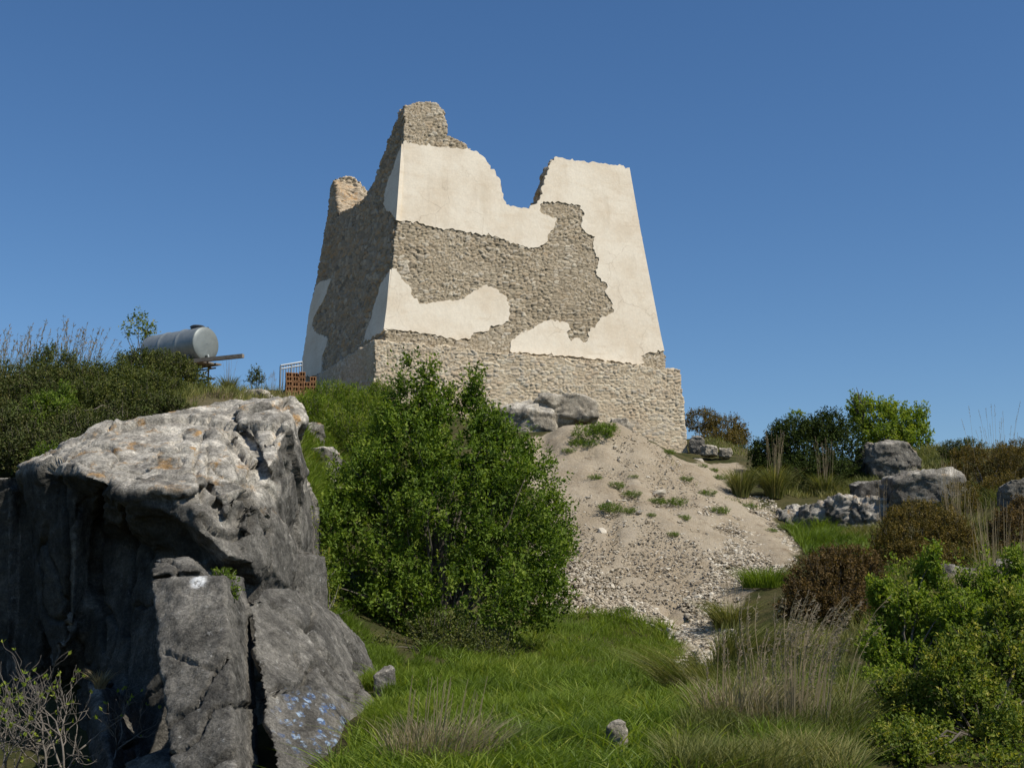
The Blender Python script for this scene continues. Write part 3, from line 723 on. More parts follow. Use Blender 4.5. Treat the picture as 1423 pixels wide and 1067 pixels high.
def boulder(px0, py0, px1, py1, Y, label, mat='boulder', seed=1, depth=1.0, name='boulder', group=None, blk=.6, vox=None, pale=.5, sink=.25, cat='boulder'):
    rg = np.random.default_rng(seed)
    c = at((px0 + px1) / 2, (py0 + py1) / 2, Y)
    rx = (px1 - px0) / 2 / F * Y; rz = (py1 - py0) / 2 / F * Y
    pts = []
    for _ in range(26):
        v = rg.normal(size=3); v /= np.linalg.norm(v)
        v = np.sign(v) * np.abs(v) ** blk
        v /= max(1, np.abs(v).max())
        v *= rg.uniform(.86, 1.0)
        pts.append(v)
    P = np.array(pts); mx = np.abs(P).max(0); P = P / mx
    P[:, 2] = np.where(P[:, 2] < 0, P[:, 2] * (1 + sink * 2), P[:, 2])
    P = c + P * np.array([rx, rx * depth, rz])
    vox = vox or max(.02, min(.06, rx / 22))
    V, Nn, fs = remeshed([P], vox, 2)
    a = rx * .16
    w_ = (V + .12 * rx * np.stack([fbm(V * 1.8 / rx, seed + 40 + k, 3) for k in range(3)], -1)) / rx
    k1, q1 = chips(w_ * np.array([1.3, 1.3, 2.2]), seed + 5, .9, .9)
    k2, q2 = chips(w_ * np.array([3.5, 3.5, 6]), seed + 6, .35, .3)
    fct = k1 + k2 - .25 * (1 - sst(0, .06, q1))
    V2 = V + Nn * (a * .5 * fbm(V * 1.3 / rx, seed, 3) + a * .55 * fct + a * .2 * fbm(V * 8 / rx, seed + 2, 3))[:, None]
    o = mk(name, V2, fs, M[mat], attrs={'pale': pale * sst(.2, .7, Nn[:, 2])}, smooth=True)
    return tag(o, label, cat, group)
#EOF1
# boulders below the tower
boulder(690, 553, 778, 625, 39.2, 'big smooth pale boulder at the foot of the tower, partly behind the bush', 'boulder_pale', 3, .7, pale=1.0)
boulder(735, 545, 832, 588, 39.3, 'long jutting grey boulder leaning on the tower plinth above the earth heap', 'boulder_pale', 5, .5, blk=.5)
boulder(664, 566, 706, 606, 39.4, 'white boulder mostly hidden by leaves, left of the big pale boulder', 'boulder_pale', 23, .6)
boulder(846, 580, 880, 604, 38.6, 'low brownish rock lump on top of the earth heap against the plinth', 'boulder_pale', 6, .8)
# left slope
boulder(404, 586, 456, 628, 30, 'orange topped rock in the grass beside the big outcrop', 'boulder', 7, .8, pale=1.0)
boulder(420, 620, 475, 690, 29, 'grey knobbly rock in the grass below the orange topped rock', 'boulder', 8, .8, pale=1.0)
boulder(446, 662, 482, 706, 28.3, 'small white rock at the left edge of the big bush', 'boulder_pale', 9, .8)
boulder(335, 540, 385, 556, 34, 'flat pale rock on the skyline behind the outcrop', 'boulder_pale', 10, .8)
boulder(520, 925, 552, 970, 14.6, 'narrow grey rock in the grass at the right toe of the outcrop', 'boulder', 12, 1.0)
# track beside the tower
boulder(972, 618, 999, 633, 43, 'cream stone block beside the track, left of a pair', 'boulder_pale', 13, .9)
boulder(996, 622, 1018, 634, 43, 'cream stone block beside the track, right of a pair', 'boulder_pale', 14, .9)
boulder(955, 636, 978, 652, 41.5, 'flat white slab lying on the slope right of the plinth', 'boulder_pale', 15, .9)
boulder(956, 606, 979, 630, 44.5, 'brown round rock next to the right corner of the plinth', 'boulder', 16, .9)
# right side
boulder(1188, 612, 1240, 660, 39, 'grey boulder beside the dark evergreen bush, behind the split boulder', 'boulder', 17, .9)
boulder(1200, 612, 1276, 668, 37.8, 'tall split boulder below the bright green bush', 'boulder', 18, .9, blk=.5)
boulder(1180, 664, 1262, 728, 35.0, 'dark weathered rock at the right end of the long ledge', 'boulder_dark', 29, .9, blk=.5)
boulder(1232, 650, 1345, 735, 33.0, 'large grey boulder with pale ridge left of the brown domed bush', 'boulder', 19, .8, blk=.5)
LB = []
A = lambda *pts: [at(*p) for p in pts]
for x0, x1, y0, y1, Y in ((1080,1128,704,744,33.9),(1112,1172,698,750,33.5),(1150,1204,691,756,33.1),(1190,1242,693,760,32.7)):
    LB.append(back(A((x0, y0 + 5, Y + .1), ((x0 + x1) / 2, y0, Y), (x1, y0 + 3, Y + .05), (x1 + 3, y1, Y - .2), (x0 - 2, y1, Y - .1), ((x0 + x1) / 2, (y0 + y1) / 2, Y - .3)), (.2, 1.3, .05)))
V, Nn, fs = remeshed(LB, .035, 1)
k1, q1 = chips(V * np.array([1.6, 1.6, 2.6]), 620, .14, .12); k2, q2 = chips(V * np.array([5, 5, 9.]), 621, .06, .07)
V2 = V + Nn * (.06 * fbm(V * 1.6, 620, 3) + k1 + k2 - .05 * (1 - sst(0, .08, q1)))[:, None]
tag(mk('rock_ledge', V2, fs, M['boulder'], attrs={'pale': .9 * sst(.2, .7, Nn[:, 2])}, smooth=True), 'long low grey rock ledge with rough face beside the track', 'rock ledge')
boulder(1388, 664, 1440, 735, 28.5, 'grey boulder at the right edge of the picture', 'boulder', 21, .9)
boulder(1362, 775, 1440, 850, 21.5, 'grey boulder low at the right edge among dry stalks', 'boulder', 22, .9)
boulder(1285, 788, 1368, 840, 23.0, 'half hidden rock behind the bright green foreground bush', 'boulder', 24, .9)
_w = g1(853, 1046)[1]
boulder(838, 998, 872, 1042, _w - .3, 'white pitted stone sitting in the foreground grass', 'boulder_pale', 25, .9, name='stone', cat='stone')
boulder(997, 910, 1012, 918, 19.5, 'small white stone in the dry grass below the gravel', 'boulder_pale', 26, .9, name='stone', cat='stone', vox=.012)

# ------------------------------------------------------------------ gravel and stones on the spoil heap
def rocks_mesh(P, size, rng):
    """one low convex lump per point"""
    base = np.array([(1,0,0),(-1,0,0),(0,1,0),(0,-1,0),(0,0,1),(0,0,-1),(.6,.6,.6),(-.6,.6,.6),(.6,-.6,.6),(-.6,-.6,.6)], float)
    bm = bmesh.new(); bmesh.ops.create_icosphere(bm, subdivisions=1, radius=1)
    bv = np.array([v.co[:] for v in bm.verts]); bf = np.array([[v.index for v in f.verts] for f in bm.faces]); bm.free()
    n = len(P)
    V = bv[None] * rng.uniform(.62, 1.25, (n, len(bv), 1))
    V = np.sign(V) * np.abs(V) ** .8
    sc = np.stack([rng.uniform(.8, 1.5, n), rng.uniform(.7, 1.1, n), rng.uniform(.28, .6, n)], -1)
    V = V * sc[:, None]
    a = rng.uniform(0, 6.28, n); ca, sa = np.cos(a), np.sin(a)
    x = V[..., 0] * ca[:, None] - V[..., 1] * sa[:, None]; y = V[..., 0] * sa[:, None] + V[..., 1] * ca[:, None]
    b = rng.normal(0, .4, n); cb, sb = np.cos(b), np.sin(b)
    z = V[..., 2] * cb[:, None] + x * sb[:, None]; x = x * cb[:, None] - V[..., 2] * sb[:, None]
    V = np.stack([x, y, z], -1) * size[:, None, None] + P[:, None]
    F_ = bf[None] + (np.arange(n) * len(bv))[:, None, None]
    return V.reshape(-1, 3), F_.reshape(-1, 3), np.repeat(rng.uniform(0, 1, n), len(bv))
rng = np.random.default_rng(77)
def in_pix(poly, n, rng, ground=True):
    poly = np.array(poly, float); lo, hi = poly.min(0), poly.max(0)
    out = np.zeros((0, 2))
    while len(out) < n:
        q = rng.uniform(lo, hi, (n * 2, 2)); out = np.concatenate([out, q[inside(q, poly)]])
    return G(out[:n, 0], out[:n, 1])
def clean(P): return P[~np.isnan(P[:, 0])]
bands = [([(795,820),(850,835),(900,840),(940,870),(975,850),(1005,830),(1030,895),(990,930),(955,905),(930,872),(850,855)], 5200, .035, .10),
         ([(985,760),(1040,735),(1100,745),(1112,775),(1085,800),(1030,835),(1000,830),(960,860),(945,840),(990,800)], 4200, .03, .085),
         ([(975,700),(1050,705),(1105,750),(1060,790),(985,770)], 2200, .025, .07),
         ([(760,770),(830,780),(880,830),(930,870),(830,850),(770,850)], 2200, .03, .075),
         ([(775,620),(880,600),(960,650),(1060,710),(1100,760),(960,840),(850,840),(770,760)], 12000, .010, .05),
         ([(890,930),(960,905),(950,940),(925,960)], 260, .03, .08), ([(862,980),(892,974),(922,1012),(912,1032),(890,1010)], 260, .012, .035),
         ([(1020,690),(1070,690),(1100,720),(1060,720)], 500, .03, .08)]
Ps, Ss = [], []
for poly, n, a, b in bands:
    P = clean(in_pix(poly, n, rng)); s = a + (b - a) * rng.uniform(0, 1, len(P)) ** 3.0
    Ps.append(P); Ss.append(s)
P = np.concatenate(Ps); s = np.concatenate(Ss)
P[:, 2] += s * .15
V, fs, rn = rocks_mesh(P, s * .8, rng)
mk('gravel', V, [fs], M['gravel'], attrs={'rnd': rn})['kind'] = 'stuff'
# larger single stones: one lump mesh each, copied
protos = []
for k in range(4):
    V, fs, rn = rocks_mesh(np.zeros((1, 3)), np.ones(1), rng)
    protos.append((V, fs))
big = in_pix([(790,640),(880,610),(955,655),(1050,712),(1080,770),(1000,830),(960,860),(860,835),(800,780)], 46, rng)
big = np.concatenate([big, in_pix([(800,825),(850,838),(930,872),(1010,900),(985,925),(940,890)], 24, rng), G([888,915,838,846,630+150],[716,684,738,700,800])])
first = [None] * 4
for i, p in enumerate(clean(big)):
    k = i % 4
    if first[k] is None:
        o = mk('stone', protos[k][0], [protos[k][1]], M['gravel'], attrs={'rnd': np.full(len(protos[k][0]), .8)})
        first[k] = o
    else:
        o = first[k].copy(); C.objects.link(o)
    sc = rng.uniform(.03, .075) if i < 70 else .13
    o.scale = (sc, sc, sc); o.rotation_euler = (rng.normal(0, .3), rng.normal(0, .3), rng.uniform(0, 6))
    o.location = (p[0], p[1], p[2] + sc * .25)
    tag(o, 'loose pale stone lying on the earth heap below the tower', 'stone', 'loose stones on the earth heap')

# ------------------------------------------------------------------ foliage
def rand_dirs(n, rng):
    v = rng.normal(size=(n, 3)); return v / np.linalg.norm(v, axis=1)[:, None]
def norm(v): return v / (np.linalg.norm(v, axis=-1, keepdims=True) + 1e-9)
def leaves(Pc, axis, nrm, ln, wd, rnd):
    """folded four-corner leaf at each point"""
    side = norm(np.cross(axis, nrm)); nr = np.cross(side, axis)
    a = Pc; b = Pc + axis * (ln * .5)[:, None] + side * (wd * .5)[:, None] + nr * (wd * .18)[:, None]
    c = Pc + axis * ln[:, None] - nr * (ln * .12)[:, None]; d = Pc + axis * (ln * .5)[:, None] - side * (wd * .5)[:, None] + nr * (wd * .18)[:, None]
    V = np.stack([a, b, c, d], 1).reshape(-1, 3)
    i = np.arange(len(Pc)) * 4
    return V, np.stack([i, i + 1, i + 2, i + 3], -1), np.repeat(rnd, 4)
def crown(blobs, nspray, nleaf, L, ln, wd, rng, upness=.4, spread=.09, shell=.4, clump=.5, dens=None):
    """sprays of leaves through the union of ellipsoids (centre, radii)"""
    c = np.array([b[0] for b in blobs]); r = np.array([b[1] for b in blobs])
    w = (r.prod(1)) ** .55; w /= w.sum()
    k = rng.choice(len(blobs), int(nspray * 2.2), p=w)
    dr = rand_dirs(len(k), rng)
    rad = rng.uniform(0, 1, len(k)) ** shell
    P = c[k] + dr * r[k] * rad[:, None]
    # drop sprays that sit deep inside another blob, thin others out in clumps
    deep = np.zeros(len(P))
    for ci, ri in zip(c, r):
        q = np.linalg.norm((P - ci) / ri, axis=1)
        deep = np.maximum(deep, 1 - q)
    sc = r.max()
    nz = fbm(P / (.22 * sc + .12), int(rng.integers(1e6)), 3)
    keep = (deep < .55) & (nz > -.09 + .25 * clump * (rng.uniform(0, 1, len(P)) - .3) - (1 - clump) * .6)
    P, dr, k = P[keep][:nspray], dr[keep][:nspray], k[keep][:nspray]
    out = norm(dr / r[k])
    tw = norm(out * .8 + np.array([0, 0, upness]) + .45 * rand_dirs(len(P), rng))
    Ls = L * rng.uniform(.5, 1.25, len(P))
    n = len(P)
    t = rng.uniform(0, 1, (n, nleaf))
    pos = P[:, None] + tw[:, None] * (Ls[:, None] * (t - .35))[..., None] + rng.normal(0, spread * L, (n, nleaf, 3))
    ax = norm(tw[:, None] * .7 + rng.normal(0, .75, (n, nleaf, 3)) + np.array([0, 0, -.05]))
    nr = norm(out[:, None] * .6 + np.array([0, 0, .7]) + rng.normal(0, .55, (n, nleaf, 3)))
    rn = np.clip(.5 + .25 * rng.normal(size=(n, 1)) + .16 * rng.normal(size=(n, nleaf)) + .12 * (t - .5), 0, 1)
    lf = ln * rng.uniform(.6, 1.25, (n, nleaf))
    return leaves(pos.reshape(-1, 3), ax.reshape(-1, 3), nr.reshape(-1, 3), lf.ravel(), (lf * wd / ln).ravel(), rn.ravel()), P, tw, Ls
def blob(px, py, rx, ry, Y, dr=1.0): # ellipsoid of a crown from its centre and half-sizes in the picture
    return (at(px, py, Y), np.array([rx / F * Y, rx / F * Y * dr, ry / F * Y]))
def stems(root_p, targets, rng, r0, r1=.004, k=5, mb=None, sag=.15):
    mb = mb or MB()
    for T_ in targets:
        d = T_ - root_p
        mid = root_p + d * .45 + np.array([*(rng.normal(0, .08, 2) * np.linalg.norm(d)), sag * np.linalg.norm(d)])
        t = np.linspace(0, 1, 7)[:, None]
        p = (1 - t) ** 2 * root_p + 2 * t * (1 - t) * mid + t * t * T_
        p[1:-1] += rng.normal(0, .012 * np.linalg.norm(d), (5, 3))
        mb.tube(p, np.linspace(r0, r1, 7), k)
    return mb
def shrub(name, label, cat, blobs, mat, nspray, nleaf, L, ln, wd, seed, base=None, bark='bark', nstem=14, r0=.03, group=None, foot=0, **kw):
    rng = np.random.default_rng(seed)
    bl = [blob(*b) for b in blobs]
    c0 = np.mean([b[0] for b in bl], 0)
    if base is None: base = np.array([c0[0], c0[1], 0])
    base = np.array([base[0], base[1], float(H(base[0], base[1]))])
    th = thing(name, label, cat, base, group)
    (V, fs, rn), P, tw, Ls = crown(bl, nspray, nleaf, L, ln, wd, rng, **kw)
    mk('foliage', V, [fs], M[mat], th, {'rnd': rn})
    root_p = base - np.array([0, 0, .1])
    pick = P[rng.choice(len(P), min(nstem, len(P)), replace=False)]
    mb = stems(root_p, pick, rng, r0)
    for i in rng.choice(len(P), min(int(nspray * .35), 500), replace=False):   # twigs that carry the sprays
        a = P[i] - tw[i] * Ls[i] * .5
        mb.tube([a, P[i] + .1 * Ls[i] * rng.normal(0, .3, 3), P[i] + tw[i] * Ls[i] * .6], [.006, .005, .002], 4)
    mb.build('stems', M[bark], th)
    return th
# the big bush in front of the mound
big_blobs = [(600,720,120,110,22.2),(650,700,110,105,22.4),(535,770,100,90,21.8),(700,760,90,85,22.6),(720,690,62,85,23.0),(560,650,75,80,22.2),(630,610,70,70,22.6),
             (566,570,26,52,22.3),(562,520,12,34,22.3),(612,580,24,46,22.6),(657,545,9,36,22.7),(505,680,52,70,21.6),(470,745,42,66,21.2),(745,770,46,62,23.2),(640,830,110,60,21.8),(560,850,80,40,21.2),(700,640,44,50,22.9),(770,735,24,50,23.4),(735,830,58,44,22.6),(590,880,60,26,21.0),(682,600,18,26,22.8),(545,605,24,46,22.2),(452,745,30,50,20.8),(446,800,26,36,20.4),(566,490,7,22,22.3),(596,525,9,26,22.4)]
shrub('bush', 'very large dense green bush standing in front of the tower and earth heap', 'bush', big_blobs, 'leaf_mid', 4700, 21, .36, .075, .042, 1,
      base=at(610, 900, 21.8), nstem=60, r0=.04, upness=.75, clump=.9, shell=.36)
shrub('bush', 'low olive shrub sprawling at the shaded foot of the very large bush', 'bush', [(590,915,60,26,19.5),(520,905,40,20,19),(670,905,50,22,20),(620,880,50,26,20)], 'leaf_hill', 520, 16, .3, .05, .03, 2, nstem=20, r0=.015, upness=.8)
shrub('sapling', 'thin sprouting shrub with bare stems between the outcrop and the large bush', 'sapling', [(415,770,16,40,19.5),(440,800,20,38,19.6),(455,840,22,26,19.4),(425,730,10,25,19.6)], 'leaf_yellow', 150, 12, .28, .055, .028, 3, base=at(450, 880, 19.2), nstem=24, r0=.016, bark='bark_pale', upness=1.0)
shrub('tuft', 'green ivy tuft growing over the top of the front slab', 'plant', [(312,803,14,10,13.3),(322,822,7,16,13.2)], 'leaf_mid', 110, 12, .09, .028, .018, 4, base=at(316, 812, 13.3)[:2], nstem=4, r0=.004)
# left hilltop scrub
hill = [('brown heath bush at the left edge of the picture under the grass plumes', [(15,560,70,52,25.5),(50,600,70,40,24.2),(-20,620,60,40,23.5),(10,610,50,38,23)], 'leaf_heath', 2300),
        ('dark rounded bush on the left skyline beside the tall plumes', [(75,515,34,34,29),(110,540,44,36,28),(60,540,40,36,28)], 'leaf_hill', 1100),
        ('bright green bush in the middle of the left hilltop scrub', [(62,575,28,24,24.2),(38,592,26,16,23.6),(82,555,18,20,24.6)], 'leaf_mid', 600),
        ('broad olive bush filling the slope above the pale rock crest', [(150,565,80,38,26.5),(100,600,60,28,24.5),(200,550,60,34,27.5),(170,535,50,34,28)], 'leaf_hill', 2600),
        ('green bush just below the grey tank', [(225,520,46,32,31),(258,535,34,26,31.5),(190,512,30,24,30.5),(240,550,36,18,29.5)], 'leaf_hill', 1500),
        ('dark heath strip directly on the upper edge of the outcrop', [(60,622,56,22,22.6),(120,600,50,20,23.4),(0,634,40,24,22),(175,582,40,16,24.6),(225,566,34,12,25.6)], 'leaf_heath', 1500)]
for i, (lb, bl, m, n) in enumerate(hill):
    shrub('bush', lb, 'bush', bl, m, n, 16, .26, .055, .03, 20 + i, nstem=18, r0=.02, group='scrub on the left hilltop', upness=.6, clump=.8)
shrub('tuft', 'pale green tuft growing on the rock crest at far left', 'plant', [(66,628,16,12,20.3),(54,634,10,8,20.2)], 'leaf_mid', 120, 14, .14, .035, .02, 40, nstem=6, r0=.006)
sap = shrub('sapling', 'small sparse sapling standing behind the grey tank', 'sapling', [(192,448,12,16,44),(200,438,7,12,44),(185,462,9,8,44),(205,460,8,10,44),(214,452,3,7,44),(172,452,4,4,44)], 'leaf_yellow', 60, 10, .36, .11, .05, 41, base=at(190, 530, 44), nstem=9, r0=.035, clump=.2)
shrub('shrublet', 'little dark upright shrub on the skyline between tank and tower', 'shrub', [(355,520,6,12,43),(350,526,6,8,43),(362,526,5,8,43)], 'leaf_hill', 90, 10, .2, .06, .035, 42, base=at(355, 545, 43), nstem=6, r0=.015, clump=.2)
shrub('bush', 'lush green weeds on the bank under the left corner of the plinth', 'bush', [(470,556,44,22,38),(510,575,40,30,37),(440,575,34,26,36),(480,600,40,30,34),(530,545,20,12,39.5),(445,620,18,24,32)], 'grass', 1500, 14, .3, .10, .025, 43, nstem=20, r0=.01, upness=1.2)
# right side
shrub('bush', 'olive brown bush on the skyline just right of the tower', 'bush', [(975,585,26,15,49),(1005,598,32,22,49),(1025,608,18,16,49),(1000,612,36,12,48)], 'leaf_olive', 1100, 14, .26, .07, .035, 50, nstem=12, r0=.03, clump=0)
shrub('bush', 'large dark evergreen bush on the right skyline', 'bush', [(1120,625,55,44,39),(1078,645,36,38,39),(1160,628,40,50,39),(1100,605,34,24,39),(1150,595,30,24,39),(1125,660,70,30,38),(1060,632,18,22,39.5)], 'leaf_dark', 3200, 15, .26, .075, .04, 51, nstem=24, r0=.04, clump=0)
shrub('bush', 'bright green wind-swept bush behind the split boulder on the right', 'bush', [(1225,590,40,34,42),(1205,578,28,26,42),(1255,590,34,28,42),(1275,610,20,22,42),(1235,612,40,20,41.5),(1280,575,8,12,42),(1190,565,10,16,42)], 'leaf_bright', 1050, 15, .32, .09, .055, 52, nstem=26, r0=.03, upness=.6, bark='bark')
shrub('sprig', 'lone bright green sprig poking up above the dark evergreen bush', 'plant', [(1103,578,6,9,39.5),(1113,574,3,7,39.5)], 'leaf_bright', 36, 9, .16, .07, .04, 53, base=at(1106, 640, 39.5), nstem=5, r0=.012, clump=0)
mb = stems(at(1200, 590, 41.8), [at(1182, 548, 41.8), at(1187, 541, 41.9), at(1193, 545, 41.6), at(1199, 540, 42), at(1178, 556, 41.8), at(1190, 538, 41.7), at(1203, 546, 42.1), at(1184, 552, 42.2)], np.random.default_rng(5), .03, .008)
tag(mb.build('dead_branch', M['bark']), 'bare grey dead branches sticking up left of the bright wind-swept bush', 'branches')
dome = [('brown domed bush on the skyline at the right edge', [(1375,650,50,34,34),(1340,648,30,26,34),(1420,645,44,34,33),(1390,690,44,32,32),(1335,700,26,30,31)], 'leaf_olive', 2400),
        ('dark olive low bush at the skyline left of the brown domed bush', [(1322,625,18,12,38),(1345,622,22,12,38)], 'leaf_hill', 300),
        ('round olive brown bush in front of the large grey boulder', [(1280,745,56,46,26),(1240,765,32,34,25.5),(1320,755,38,44,26),(1290,785,50,34,25),(1270,715,34,18,26.3)], 'leaf_olive', 2600),
        ('reddish brown bush at the right edge of the gravel', [(1150,815,58,44,22),(1190,795,40,36,22.4),(1120,840,40,30,21.6),(1180,850,50,28,21.4),(1160,785,36,24,22.6)], 'leaf_rust', 2300),
        ('small brown bush low at the right edge of the picture', [(1408,742,32,36,25),(1425,715,24,24,25.5),(1400,775,30,18,24.5)], 'leaf_rust', 900),
        ('dark olive patch of scrub between the round bush and the right boulders', [(1345,790,36,28,24),(1330,820,34,26,23),(1300,815,30,24,23.5)], 'leaf_olive', 800)]
for i, (lb, bl, m, n) in enumerate(dome):
    shrub('bush', lb, 'bush', bl, m, n, 18, .17, .045, .024, 60 + i, nstem=20, r0=.02, group='brown scrub on the right slope', upness=.9, clump=.75)
shrub('bush', 'tall bright green bush in the right foreground', 'bush', [(1262,870,44,50,15),(1245,920,44,56,14.8),(1300,900,44,54,15),(1228,830,14,26,15.2),(1285,815,10,34,15.2),(1320,850,12,30,15.2),(1245,800,5,16,15.2),(1240,975,46,40,14.2),(1330,930,34,40,14.8),(1340,800,5,26,15),(1345,880,44,50,14.6),(1390,850,36,46,14.8),(1425,880,40,56,14.2),(1215,985,34,40,13.8),(1370,800,7,30,15),(1300,790,6,28,15),(1410,800,8,34,14.8)], 'leaf_bright', 3300, 17, .24, .05, .03, 70, base=at(1265, 1020, 14.6), nstem=46, r0=.018, upness=1.3, clump=.9)
shrub('bush', 'yellow green bush filling the bottom right corner', 'bush', [(1390,960,60,80,10.3),(1345,1010,54,64,10),(1420,1040,60,80,9.6),(1290,1045,50,40,9.8),(1345,915,18,40,10.6),(1375,880,14,44,10.6),(1405,870,12,50,10.6),(1420,900,26,60,10.4),(1250,1070,40,30,9.6),(1262,1000,46,52,10.4),(1235,1055,40,34,10),(1310,1075,60,40,9.4),(1380,1090,60,40,9.2),(1265,1060,60,50,9.3),(1330,960,50,60,10.2),(1225,1015,26,34,10.4)], 'leaf_yellow', 5200, 18, .17, .034, .021, 71, base=at(1370, 1160, 10), nstem=60, r0=.012, upness=1.1, clump=.9)
# weeds on the spoil heap: one tuft with its leaves, copied
rng = np.random.default_rng(90)
tuft_pts = [(824,610,1.5),(812,622,.9),(838,600,.9),(803,618,.6),(790,630,.5),(855,678,.55),(826,668,.5),(880,688,.5),(913,697,.5),(942,700,.6),(950,722,.4),(850,712,.7),(872,715,.5),(905,718,.3),(935,745,.35),(985,690,.5),(1000,715,.6),(1040,705,.4),(920,620,.5),(930,632,.45),(955,668,.4),(880,665,.35),(1070,742,.4),(1090,735,.5),(868,852,.5),(990,655,.4),(1003,668,.5),(975,650,.45)]
t0 = None
for i, (px, py, sc) in enumerate(tuft_pts):
    p = g1(px, py)
    if np.isnan(p[0]): continue
    if t0 is None:
        t0 = thing('weed_tuft', '-', 'weed', (0, 0, 0), 'green weeds on the earth heap')
        (V, fs, rn), *_ = crown([(np.array([0, 0, .12]), np.array([.42, .42, .2])), (np.array([.3, .1, .1]), np.array([.3, .25, .16]))], 150, 12, .22, .06, .022, rng, upness=1.2)
        ch = [mk('foliage', V, [fs], M['leaf_mid'], t0, {'rnd': rn})]
        root = t0
    else:
        root = t0.copy(); C.objects.link(root)
        for c in ch:
            d = c.copy(); C.objects.link(d); d.parent = root
    root.location = p; root.scale = (sc, sc, sc * .8); root.rotation_euler = (0, 0, rng.uniform(0, 6))
    root['label'] = 'small green weed tuft growing on the bare earth heap' if i > 3 else ['largest grassy green tuft near the top of the earth heap', 'green tuft left below the largest one on the heap top', 'green tuft right above the largest one on the heap top', 'small tuft at the left shoulder of the heap'][i]

# ------------------------------------------------------------------ grass
def blades(P, ln, lean, wd, rnd, rng, bend=.5, seg=3):
    n = len(P); a = rng.uniform(0, 6.283, n)
    side = np.stack([np.cos(a), np.sin(a), np.zeros(n)], -1)
    rows = []
    for k in range(seg + 1):
        t = k / seg
        c = P + np.array([0, 0, 1.0]) * (ln * t * (1 - .35 * bend * t * t))[:, None] + lean * (ln * (t * .35 + bend * t * t))[:, None]
        if k < seg:
            w = (wd * (1 - .75 * t))[:, None]
            rows += [c - side * w / 2, c + side * w / 2]
        else: rows.append(c)
    m = len(rows); V = np.stack(rows, 1).reshape(-1, 3); o = np.arange(n) * m
    q = [np.stack([o + 2 * k, o + 2 * k + 1, o + 2 * k + 3, o + 2 * k + 2], -1) for k in range(seg - 1)]
    t = np.stack([o + 2 * seg - 2, o + 2 * seg - 1, o + 2 * seg], -1)
    return V, [np.concatenate(q), t] if q else [t], np.repeat(rnd, m)
BARE = [gpoly(p) for p in ([(862,980),(892,974),(922,1012),(912,1032),(890,1010)], [(828,1030),(876,1030),(886,1062),(828,1064)], [(925,925),(975,900),(985,925),(945,950)], [(1000,985),(1030,980),(1040,1000),(1008,1004)])]
def sward(name, poly, n, l0, l1, w, mat, seed, thin=-.35, lean=.5, wind=(.25, .1), avoid_dirt=True):
    rng = np.random.default_rng(seed)
    P = clean(in_pix(poly, n, rng))
    if avoid_dirt:
        P = P[~inside(P[:, :2] + rng.normal(0, .22, (len(P), 2)), DIRT)]
    for pa in BARE: P = P[~inside(P[:, :2] + rng.normal(0, .07, (len(P), 2)), pa)]
    q = np.stack([P[:, 0], P[:, 1], P[:, 2] * 0], -1)
    nz = fbm(q * 1.1, seed, 3)
    keep = nz > thin + rng.uniform(-.2, .2, len(P)); P, nz, q = P[keep], nz[keep], q[keep]
    nh = fbm(q * 2.2, seed + 5, 3)
    ln = (l0 + (l1 - l0) * np.clip(.5 + .9 * nh + rng.normal(0, .2, len(P)), 0, 1.2))
    le = rng.normal(0, lean, (len(P), 3)); le[:, 2] = 0
    flow = np.stack([fbm(q * .9, seed + 11, 2), fbm(q * .9, seed + 12, 2), q[:, 2]], -1) * .6
    le += flow + np.array([wind[0], wind[1], 0])
    rn = np.clip(.42 + .55 * fbm(q * .7, seed + 21, 3) + .16 * rng.normal(size=len(P)), 0, 1)
    V, fs, rr = blades(P - np.array([0, 0, .02]), ln, le, w * rng.uniform(.6, 1.3, len(P)), rn, rng)
    o = mk(name, V, fs, M[mat], attrs={'rnd': rr}); o['kind'] = 'stuff'
    return o
LAWN = [(430,1110),(480,1040),(530,985),(545,940),(600,905),(700,890),(760,850),(800,840),(850,850),(930,872),(955,905),(945,945),(980,960),(1030,1110)]
sward('grass', LAWN, 110000, .07, .27, .011, 'grass', 201)
sward('grass', [(455,840),(520,890),(560,930),(545,960),(500,960),(470,900)], 9000, .10, .3, .012, 'grass', 202)
sward('grass', [(410,560),(470,545),(530,548),(520,620),(470,720),(430,720),(415,640),(400,590)], 16000, .14, .42, .03, 'grass', 203)
sward('grass', [(930,1110),(960,960),(1010,900),(1090,880),(1200,900),(1190,1110)], 38000, .12, .4, .011, 'grass_olive', 204, -.2)
sward('grass', [(940,1110),(970,970),(1060,930),(1190,940),(1190,1110)], 13000, .10, .34, .012, 'grass', 205, -.05)
sward('grass', [(1090,730),(1150,735),(1230,760),(1230,800),(1120,775)], 9000, .15, .45, .02, 'grass', 206, -.3)
sward('grass', [(1060,690),(1090,660),(1200,650),(1230,680),(1160,690),(1090,694)], 7000, .10, .4, .025, 'grass_olive', 207, -.15)
sward('grass', [(1150,730),(1235,738),(1250,775),(1180,770)], 3000, .15, .4, .02, 'grass_olive', 222, -.4)
rng = np.random.default_rng(230)             # broad-leaved rosettes among the lawn grass
cP = clean(in_pix(LAWN, 420, rng)); cP = cP[~inside(cP[:, :2], DIRT)]
cP = np.repeat(cP, 15, 0); cP = cP + rng.normal(0, .05, cP.shape) * [1, 1, 0]
le = rng.normal(0, .75, cP.shape) * [1, 1, 0]
cr = np.repeat(rng.uniform(.1, 1, len(cP) // 15), 15)
V, fs, rr = blades(cP, rng.uniform(.16, .34, len(cP)), le, np.full(len(cP), .018), np.clip(cr + rng.normal(0, .12, len(cP)), 0, 1), rng, .6, 4)
mk('grass', V, fs, M['grass'], attrs={'rnd': rr})['kind'] = 'stuff'
